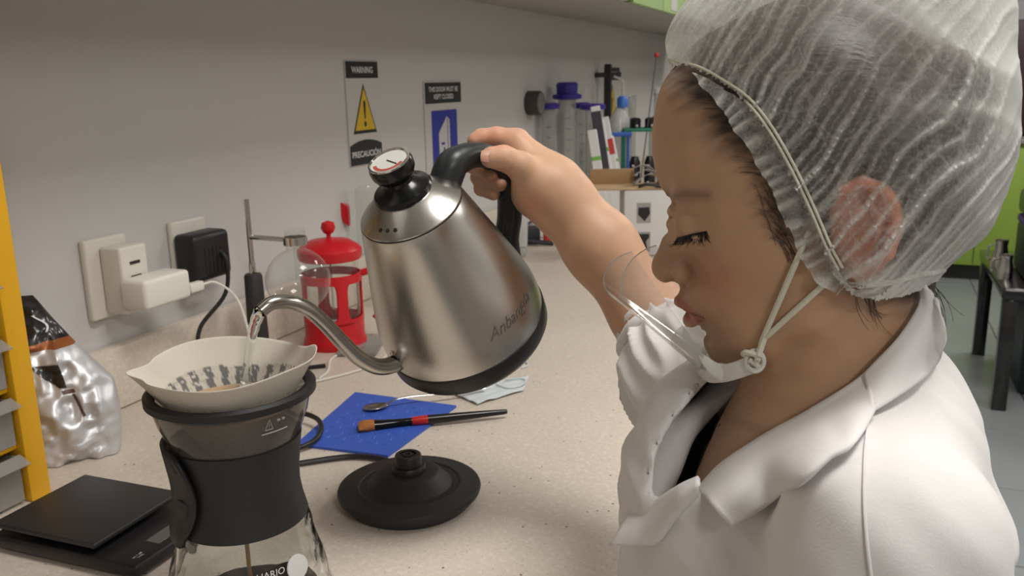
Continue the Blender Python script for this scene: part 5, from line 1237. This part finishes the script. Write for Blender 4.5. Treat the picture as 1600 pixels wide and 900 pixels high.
# ================================================================== CLEAR MOUTH SHIELD
M_shield = glass('clear_shield', (243, 243, 242), .05, 1, .12, (235, 235, 235), 1.3); M_band = glass('frosted_band', (225, 225, 222), .15, 1, .42, (226, 226, 224), 1.4)
M_holder = mat('white_holder_plastic', (214, 212, 204), .35)
ms = thing('mouth_shield', 'clear plastic mouth shield with white chin holder and elastic cords, worn over the mouth', 'face shield', toW(h3(1110, 560, 0)))
def S3(px, py, w): return toW(h3(px, py, w))
N_ = 41
def shield_pt(s_, t):
    """s -1..1 round the chin, t 0 at the holder, 1 at the free edge"""
    a = s_ * 1.25; lat = .047 * math.sin(a) / math.sin(1.25); q = abs(s_); ip = lambda ys: float(np.polyval(np.polyfit([0, .35, .6, .8, 1], ys, 4), q))
    bx, by = ip([1098, 1099, 1101, 1105, 1111]), ip([576, 570, 562, 551, 538]); tx_, ty_ = ip([966, 960, 961, 976, 1008]), ip([471, 452, 428, 405, 388])
    return S3(bx + (tx_ - bx) * t, by + (ty_ - by) * t, lat * (1 + .06 * t))
sh = build('clear_sheet', MB().grid([[shield_pt(s_, t) for t in np.linspace(.0, 1, 16)] for s_ in np.linspace(-1, 1, N_)]), M_shield, ms, sharp=0)
build('edge_bead', MB().tube([shield_pt(s_, 1) for s_ in np.linspace(-1, 1, N_)], .00042, 6), M_band, ms)
build('clear_band', MB().grid([[shield_pt(s_, t) + HW * .0004 for t in np.linspace(.0, .30, 6)] for s_ in np.linspace(-1, 1, N_)]), M_band, ms, sharp=0)
def band(pts, wd_, th_):     # flat bar through points with widths, facing HW
    P_ = np.array(pts); mb = MB(); mb.tube(P_, wd_, 12, flat=th_); return mb
hp_pts = smooth_path([S3(1096, 577, .010), S3(1112, 574, .030), S3(1132, 566, .043), S3(1158, 556, .052), S3(1182, 545, .057)], 40)
def strip(P, hw, th):
    P = np.array(P); n = len(P); t = np.gradient(P, axis=0); t /= np.linalg.norm(t, axis=1)[:, None]; up_ = np.cross(HW, t); up_ /= np.linalg.norm(up_, axis=1)[:, None]; out = np.cross(t, up_)
    hw = np.broadcast_to(hw, (n,)); an = 2 * math.pi * np.arange(14) / 14
    V = P[:, None] + (np.sign(np.cos(an)) * np.abs(np.cos(an)) ** .6)[None, :, None] * hw[:, None, None] * up_[:, None] + (np.sign(np.sin(an)) * np.abs(np.sin(an)) ** .6)[None, :, None] * th * out[:, None]
    f = [(i * 14 + j, i * 14 + (j + 1) % 14, (i + 1) * 14 + (j + 1) % 14, (i + 1) * 14 + j) for i in range(n - 1) for j in range(14)] + [tuple(range(14)), tuple((n - 1) * 14 + j for j in range(14))]
    return MB().add(V, f)
hol = build('chin_holder', strip(hp_pts, np.interp(np.linspace(0, 1, len(hp_pts)), [0, .3, .55, .85, 1], [.0020, .0042, .0052, .0050, .0052]), .0016), M_holder, ms)
pr = smooth_path([S3(1140, 562, .0475), S3(1124, 556, .045), S3(1110, 543, .0445), S3(1104, 537, .0445)], 20)
build('prong', strip(pr, np.interp(np.linspace(0, 1, len(pr)), [0, .5, 1], [.0055, .0032, .0010]), .0013), M_holder, hol)
far = smooth_path([S3(1096, 577, .010), S3(1094, 578, -.010), S3(1112, 574, -.030), S3(1132, 566, -.043), S3(1182, 545, -.057)], 40)
build('chin_bar', strip(far, .003, .0016), M_holder, hol)
kx = S3(1185, 540, .0585)
kk = [kx + HRt * .0045 * math.cos(a) + HV * .0055 * math.sin(a) + HW * .0008 * math.sin(3 * a) for a in np.linspace(0, 2 * math.pi, 26)]
build('eyelet', MB().tube(kk, .0016, 8, caps=False), M_holder, hol)
kn2 = [S3(x, y, w_) for x, y, w_ in ((1168, 531, .0585), (1172, 527, .061), (1184, 529, .0625), (1190, 534, .062), (1186, 541, .0605), (1177, 537, .0605), (1189, 546, .060), (1186, 552, .0585))]
build('knot', MB().tube(smooth_path(kn2, 60), .0016, 8), M_elas, ms)
def cord(a, b, w0, name='elastic_cord'):
    P_ = []
    for t in np.linspace(0, 1, 26):
        x, y = a[0] + (b[0] - a[0]) * t, a[1] + (b[1] - a[1]) * t; h = cast(x, y, bvh_skin, bvh_hair)
        P_.append(h[0] + HW * .0034 if h is not None else S3(x, y, w0))
    P_ = relax(P_, 30); P_[0] = S3(a[0], a[1], w0 + .003)
    return build(name, MB().tube(P_, .00165, 8), M_elas, ms)
cord((1188, 538), (1264, 362), .060); cord((1190, 532), (1304, 428), .061)

0 and print('COATZ', [(p_, round(zdepth(p_[0], p_[1], 0, bvh_coat), 3)) for p_ in ((970, 870), (1000, 860), (1040, 860), (1090, 800), (1000, 780), (1020, 720), (1060, 640))])
# ================================================================== CLUTTER AT THE FAR END OF THE WORKTOP
def spot(px, pyb): q = onz(px, pyb, CZ); return q[0], q[1], proj(q)[2]
def top_at(py, x, y):
    lo, hi = .88, 1.54
    for _ in range(40):
        m_ = (lo + hi) / 2
        if proj((x, y, m_))[1] > py: lo = m_
        else: hi = m_
    return lo
M_purple = mat('purple_plastic', (58, 44, 140), .4); M_cyl = glass('cylinder_glass', (226, 228, 226), .05, 1, .26, (212, 212, 208), 1.5)
M_marks = mat('graduation_grey', (90, 92, 104), .6)
for k, (px, pb_, pt, wpx, fl_) in enumerate([(858, 345, 163, 24, 0), (887, 338, 148, 30, 1), (908, 330, 162, 20, 0), (926, 338, 164, 26, 0)]):
    x, y, Z = spot(px, pb_); r = wpx * Z / F / 2; zt2 = top_at(pt, x, y); hh = zt2 - CZ
    lab = ['first purple topped glass measuring cylinder beside the round wall clock', 'tallest purple topped measuring cylinder, with the raised stopper', 'slim measuring cylinder with a small purple rim between two wider ones', 'purple topped measuring cylinder farthest from the clock, by the leaning packets'][k]
    t = thing('measuring_cylinder', lab, 'cylinder', (x, y, CZ), group='measuring cylinders on the worktop')
    build('foot', MB().lathe([(0, .001), (r * 1.5, .001), (r * 1.5, .01), (r, .016), (0, .016)], (x, y, CZ), seg=6), M_purple, t)
    build('tube', MB().lathe([(0, .014), (r * .9, .016), (r * .9, hh - .01), (r * .97, hh)], (x, y, CZ), seg=24), M_cyl, t)
    build('rim', MB().lathe([(r * .92, hh - .016), (r * 1.45, hh - .013), (r * 1.5, hh), (r * 1.05, hh + .004), (r * .9, hh + .004)], (x, y, CZ), seg=24), M_purple, t)
    if fl_: build('stopper', MB().lathe([(0, hh), (r * 1.05, hh), (r * 1.1, hh + .034), (r * .9, hh + .04), (0, hh + .04)], (x, y, CZ), seg=20), M_purple, t)
    mk_ = MB(); ca = math.atan2(CC[1] - y, CC[0] - x)
    for q in range(9): mk_.tube([(x + r * .93 * math.cos(ca + a), y + r * .93 * math.sin(ca + a), CZ + .05 + q * (hh - .09) / 9) for a in (-.15, .1, .35 + .25 * (q % 3 == 0))], .0009, 4)
    build('graduation_marks', mk_, M_marks, t)
M_wpk = mat('white_packet', (214, 212, 208), .5); M_kpk = mat('dark_packet', (44, 42, 48), .5); M_rpk = mat('red_packet', (190, 50, 50), .5); M_gpk = mat('green_packet', (116, 170, 70), .5)
pk = [(930, 168, 958, 356, M_kpk, 'dark packet leaning nearest the purple cylinders'), (936, 190, 964, 350, M_wpk, 'white packet leaning behind the dark one'), (944, 185, 972, 346, M_rpk, 'white packet with a red patch, leaning topmost in the bundle'),
      (925, 205, 948, 360, M_wpk, 'white packet with a green tip leaning lowest of the bundle'), (952, 215, 977, 345, M_wpk, 'narrow white packet leaning at the right of the bundle')]
for k, (xa, ya, xb, yb, m_, lab) in enumerate(pk):
    B0 = np.array(spot(xb, yb)[:2] + (CZ,)); T0 = at(xa, ya, proj(B0)[2] + .03); ud = nrm(T0 - B0); L = np.linalg.norm(T0 - B0); sd_ = nrm(np.cross(ud, CC - B0)); fw = np.cross(sd_, ud); Rm = np.stack([sd_, fw, ud], 1)
    t = thing('packet', lab, 'packet', B0, group='packets leaning by the cylinders')
    build('sleeve', MB().box(B0 + ud * (L / 2 + .004), (.030, .008, L), Rm, bev=.002, seg=1), M_wpk, t)
    build('printed_top', MB().box(B0 + ud * (L * .72), (.031, .0092, L * (.5 if m_ is M_kpk else .16 if m_ is M_rpk else .05)), Rm, bev=.002, seg=1), m_ if m_ is not M_wpk else M_gpk, t)
# stand with a dark upright bar
x, y, Z = spot(949, 306); zt2 = top_at(100, x, y)
t = thing('lab_stand', 'dark upright laboratory stand with a short cross bar in front of the small sign', 'stand', (x, y, CZ)); M_std = mat('stand_dark', (48, 48, 50), .45)
build('foot', MB().box((x, y, CZ + .006), (.12, .08, .011), bev=.002), M_std, t); build('upright', MB().box((x, y, (CZ + zt2) / 2 + .005), (.026, .02, zt2 - CZ - .01), bev=.003), M_std, t)
build('cross_bar', MB().box((x, y, zt2 - .04), (.10, .016, .018), rotz(.4), bev=.003), M_std, t)
# wash bottle with a blue cap
x, y, Z = spot(967, 318)
t = thing('wash_bottle', 'milky plastic wash bottle with a blue cap among the glassware', 'bottle', (x, y, CZ)); zt2 = top_at(168, x, y) - CZ; M_milk = glass('milky_plastic', (236, 236, 234), .2, .9, .6, (214, 214, 212), 1.4)
build('body', MB().lathe([(0, .001), (.042, .001), (.044, .01), (.044, zt2 * .72), (.034, zt2 * .9), (.016, zt2), (0, zt2)], (x, y, CZ), seg=24), M_milk, t)
zc = top_at(140, x, y) - CZ
build('cap', MB().lathe([(0, zt2), (.02, zt2), (.02, zt2 + .03), (.012, zt2 + .04), (0, zt2 + .04)], (x + .01, y, CZ), seg=18), mat('blue_cap', (60, 110, 190), .4), t)
build('nozzle', MB().tube(smooth_path([(x + .01, y, CZ + zt2 + .035), (x + .01, y, CZ + zt2 + .09), (x - .02, y - .01, CZ + zt2 + .11)], 14), .005, 8), M_milk, t)
# blue and green racks
M_brk = mat('blue_rack_plastic', (52, 92, 176), .45); M_grk = mat('green_rack_plastic', (40, 120, 96), .45)
x, y, Z = spot(966, 330); zz = top_at(208, x, y)
t = thing('blue_rack', 'blue plastic tube rack shelf around the wash bottle', 'rack', (x, y, CZ))
build('shelf', MB().box((x - .003, y - .075, zz), (.13, .03, .014), rotz(.35), bev=.003), M_brk, t)
for s_ in (-1, 1): build('post', MB().tube([(x + s_ * .05 - .003, y - .075 + s_ * .018, CZ + .001), (x + s_ * .05 - .003, y - .075 + s_ * .018, zz)], .005, 8), M_brk, t)
x, y, Z = spot(1006, 320); z_a, z_b = top_at(202, x, y), CZ + .02
t = thing('green_rack', 'green rack holding black bottles, next to the forehead', 'rack', (x, y, CZ))
build('shelf', MB().box((x, y, z_a), (.16, .09, .012), rotz(.4), bev=.003), M_grk, t); build('shelf', MB().box((x, y, z_b), (.16, .09, .012), rotz(.4), bev=.003), M_grk, t)
for s_ in (-1, 1): build('post', MB().box((x + s_ * .07, y + s_ * .03, (z_a + CZ) / 2), (.014, .014, z_a - CZ), bev=.002), M_grk, t)
M_vial = mat('black_vial', (26, 26, 28), .3); M_vcap = mat('vial_dot', (180, 180, 178), .5)
for k, (ox, oz, lv_) in enumerate([(-.03, 0, 0), (.02, 0, 0), (-.03, 0, 1), (.02, 0, 1)]):
    px_, py_ = x + ox, y - .012 + ox * .4; z_ = (z_a + .007) if lv_ else (z_b + .007); h_ = .035 if lv_ else min(.15, z_a - z_b - .02)
    v = thing('black_bottle', ['tall black bottle with pale dots on the lower shelf of the green rack', 'second tall black bottle on the lower shelf of the green rack, nearer the face', 'small black bottle on top of the green rack', 'second small black bottle on top of the green rack, nearer the face'][k], 'bottle', (px_, py_, z_), group='black bottles in the green rack')
    build('body', MB().lathe([(0, 0), (.02, 0), (.02, h_ * .85), (.012, h_), (0, h_)], (px_, py_, z_), seg=16), M_vial, v)
    db = MB(); ca = math.atan2(CC[1] - py_, CC[0] - px_)
    for q in range(4 if not lv_ else 1): db.ball((px_ + .0195 * math.cos(ca + .3 * (-1) ** q), py_ + .0195 * math.sin(ca + .3 * (-1) ** q), z_ + h_ * (.18 + .2 * q)), .0055, 8, 6)
    build('dots', db, M_vcap, v)
x, y, Z = spot(1024, 304); zt2 = top_at(150, x, y) - CZ
t = thing('reagent_bottle', 'tall clear glass bottle behind the green rack', 'bottle', (x, y, CZ))
build('body', MB().lathe([(0, .001), (.03, .001), (.03, zt2 * .7), (.012, zt2 * .82), (.012, zt2), (.015, zt2 + .01)], (x, y, CZ), seg=20), M_cyl, t)
build('stopper', MB().lathe([(0, zt2), (.012, zt2), (.016, zt2 + .03), (0, zt2 + .035)], (x, y, CZ), seg=14), M_milk, t)
p_a, p_b = onz(996, 320, CZ), at(1026, 86, 3.0)
t = thing('thin_rod', 'thin grey rod with a red tip leaning above the green rack', 'rod', p_a)
build('shaft', MB().tube([p_a, p_b], .0022, 6), M_marks, t); build('red_tip', MB().ball(p_b, .009, 10, 8), M_rpk, t)
# two more glass tubes among the cylinders
for k, (px, pb_, pt, wpx) in enumerate([(872, 330, 178, 20), (986, 304, 150, 12)]):
    x, y, Z = spot(px, pb_); r = wpx * Z / F / 2; hh = top_at(pt, x, y) - CZ
    o = build('glass_tube', MB().lathe([(0, .001), (r, .001), (r, hh), (r * 1.1, hh + .003)], (x, y, CZ), seg=18), M_cyl, None)
    tag(o, ['plain glass tube between the first two purple cylinders', 'plain glass tube between the wash bottle and the green rack'][k], 'tube')
# white box with two pictures, card tray and papers on top
x, y, Z = spot(1012, 400); bh = top_at(297, x, y) - CZ; wv_ = nrm(CR[:, 0] * (1, 1, 0)); dv = np.cross(EZ, wv_); Rb = np.stack([wv_, dv, EZ], 1); bw = .125
bc_ = np.array([x, y, CZ]) + dv * .05
t = thing('white_carton', 'white carton printed with two dark pictures, between the forearm and the face', 'box', bc_)
build('body', MB().box(bc_ + EZ * (bh / 2 + .0005), (bw, .10, bh - .001), Rb, bev=.004, seg=2), M_wpk, t)
f0 = bc_ - dv * .0505
M_pic = mat('picture_grey', (160, 156, 152), .6); M_pic2 = mat('picture_black', (34, 32, 34), .6)
for k, (dz, sh_) in enumerate(((.66, [(-.012, .012), (.012, .013), (.014, -.002), (.002, -.019), (-.006, -.010), (-.013, -.004)]), (.22, [(-.014, .018), (.013, .018), (.013, .010), (.006, .002), (.009, -.018), (.003, -.018), (0, -.004), (-.003, -.018), (-.009, -.018), (-.006, .002), (-.014, .010)]))):
    c_0 = f0 + wv_ * -.012 + EZ * (bh * dz); build('picture', MB().box(c_0, (.036, .0012, .052), Rb), M_pic, t)
    build('picture_motif', MB().prism([(a * 1.15, b * 1.15) for a, b in sh_], c_0 - dv * .0008, wv_, EZ, -dv * .0006), M_pic2, t, smooth=False)
tr_c = at(968, 287, Z + .06); tz = CZ + bh + .0005
trc = np.array([bc_[0], bc_[1], tz]) - wv_ * .055 + dv * .01
t = thing('card_tray', 'brown cardboard tray resting on the white carton', 'tray', trc)
M_card = mat('cardboard', (168, 136, 98), .8, noise=.06, nscale=40); M_card2 = mat('cardboard_inside', (186, 158, 122), .8)
build('base', MB().box(trc + EZ * .0025, (.20, .12, .005), Rb, bev=.001, seg=1), M_card2, t)
build('flap', MB().box(trc - wv_ * .028 + dv * .045 + EZ * .024, (.118, .006, .042), Rb, bev=.002), M_card, t)
for s_ in (-1, 1): build('side', MB().box(trc + wv_ * s_ * .098 + EZ * .012, (.005, .12, .018), Rb, bev=.001, seg=1), M_card, t)
t = thing('paper_sheets', 'curled white paper sheets in the brown tray', 'paper', trc + wv_ * .06 + EZ * .006)
for k in range(3):
    g = [[trc + wv_ * (.025 + .07 * u) + dv * (-.02 + .05 * v) + EZ * (.0075 + .012 * k + .030 * math.sin(2.6 * u + .4 * k) * (1 - .3 * v)) for v in np.linspace(0, 1, 8)] for u in np.linspace(0, 1, 12)]
    o = build('sheet', MB().grid(g), M_wpk, t); md = o.modifiers.new('thick', 'SOLIDIFY'); md.thickness = .0006
x2, y2 = (trc - wv_ * .10 - dv * .02)[:2]
t = thing('glass_jar', 'clear glass jar under the left end of the brown tray', 'jar', (x2, y2, CZ))
build('body', MB().lathe([(0, .001), (.028, .001), (.03, .006), (.03, bh - .03), (.024, bh - .012), (.024, bh - .002)], (x2, y2, CZ), seg=24), M_cyl, t)
build('contents', MB().lathe([(0, .004), (.026, .004), (.026, bh * .4), (0, bh * .4)], (x2, y2, CZ), seg=20), mat('pale_liquid', (196, 190, 150), .3), t)
t = thing('dark_pouch', 'small dark blue pouch hanging at the left end of the brown tray', 'pouch', trc - wv_ * .108)
build('body', MB().box(trc - wv_ * .112 + EZ * -.012, (.012, .05, .056), Rb, bev=.005, seg=3), mat('dark_blue_pouch', (34, 34, 62), .6), t)
t = thing('black_strap', 'black strap lying on the front edge of the tray beside the brow', 'strap', trc + wv_ * .075 - dv * .05)
build('band', MB().tube(smooth_path([trc + wv_ * .03 - dv * .055 + EZ * .008, trc + wv_ * .05 - dv * .06 + EZ * .014, trc + wv_ * .085 - dv * .06 + EZ * .009, trc + wv_ * .10 - dv * .05 + EZ * .006], 20), .007, 8, flat=.6), M_kpk, t)
# small things between the kettle handle and the forearm
x, y, Z = spot(838, 372)
t = thing('white_cable_box', 'low white box with a grey cable, seen between the handle and the forearm', 'box', (x, y, CZ))
build('body', MB().box((x, y + .05, CZ + .03), (.16, .10, .058), rotz(.4), bev=.006), M_wpk, t)
build('cable', MB().tube(smooth_path([(x - .06, y - .03, CZ + .02), (x - .01, y - .02, CZ + .05), (x + .06, y - .01, CZ + .1), (x + .09, y + .0, CZ + .13)], 24), .004, 6), M_marks, t)
x, y, Z = spot(833, 384)
t = thing('black_clamp', 'black clamp tool with a red knob lying behind the kettle', 'clamp', (x, y, CZ))
build('jaw', MB().box((x - .012, y + .015, CZ + .028), (.05, .03, .05), rotz(.5), bev=.006), M_kpk, t)
build('arm', MB().tube([(x - .05, y - .01, CZ + .02), (x, y, CZ + .012), (x + .055, y + .015, CZ + .007)], .0065, 8), M_kpk, t)
build('knob', MB().lathe([(0, 0), (.011, 0), (.011, .03), (.006, .036), (0, .036)], (x + .035, y + .02, CZ + .012), seg=12), M_rpk, t)
x, y, Z = spot(868, 380)
o = build('blue_cap', MB().lathe([(0, .0005), (.011, .0005), (.011, .018), (.008, .022), (0, .022)], (x, y, CZ), seg=14), mat('blue_cap', (60, 110, 190), .4), None); o.name = 'bottle_cap'; tag(o, 'small blue bottle cap standing on the worktop by the forearm', 'cap')
x, y, Z = spot(816, 402)
t = thing('slim_vase', 'slim white glass cylinder with a clear knob foot, right behind the kettle handle', 'cylinder', (x, y, CZ)); hh = top_at(318, x, y) - CZ
build('tube', MB().lathe([(0, .03), (.014, .03), (.018, hh), (.015, hh)], (x, y, CZ), seg=18), M_milk, t); build('foot', MB().ball((x, y, CZ + .0155), .0155, 16, 10), M_cyl, t)
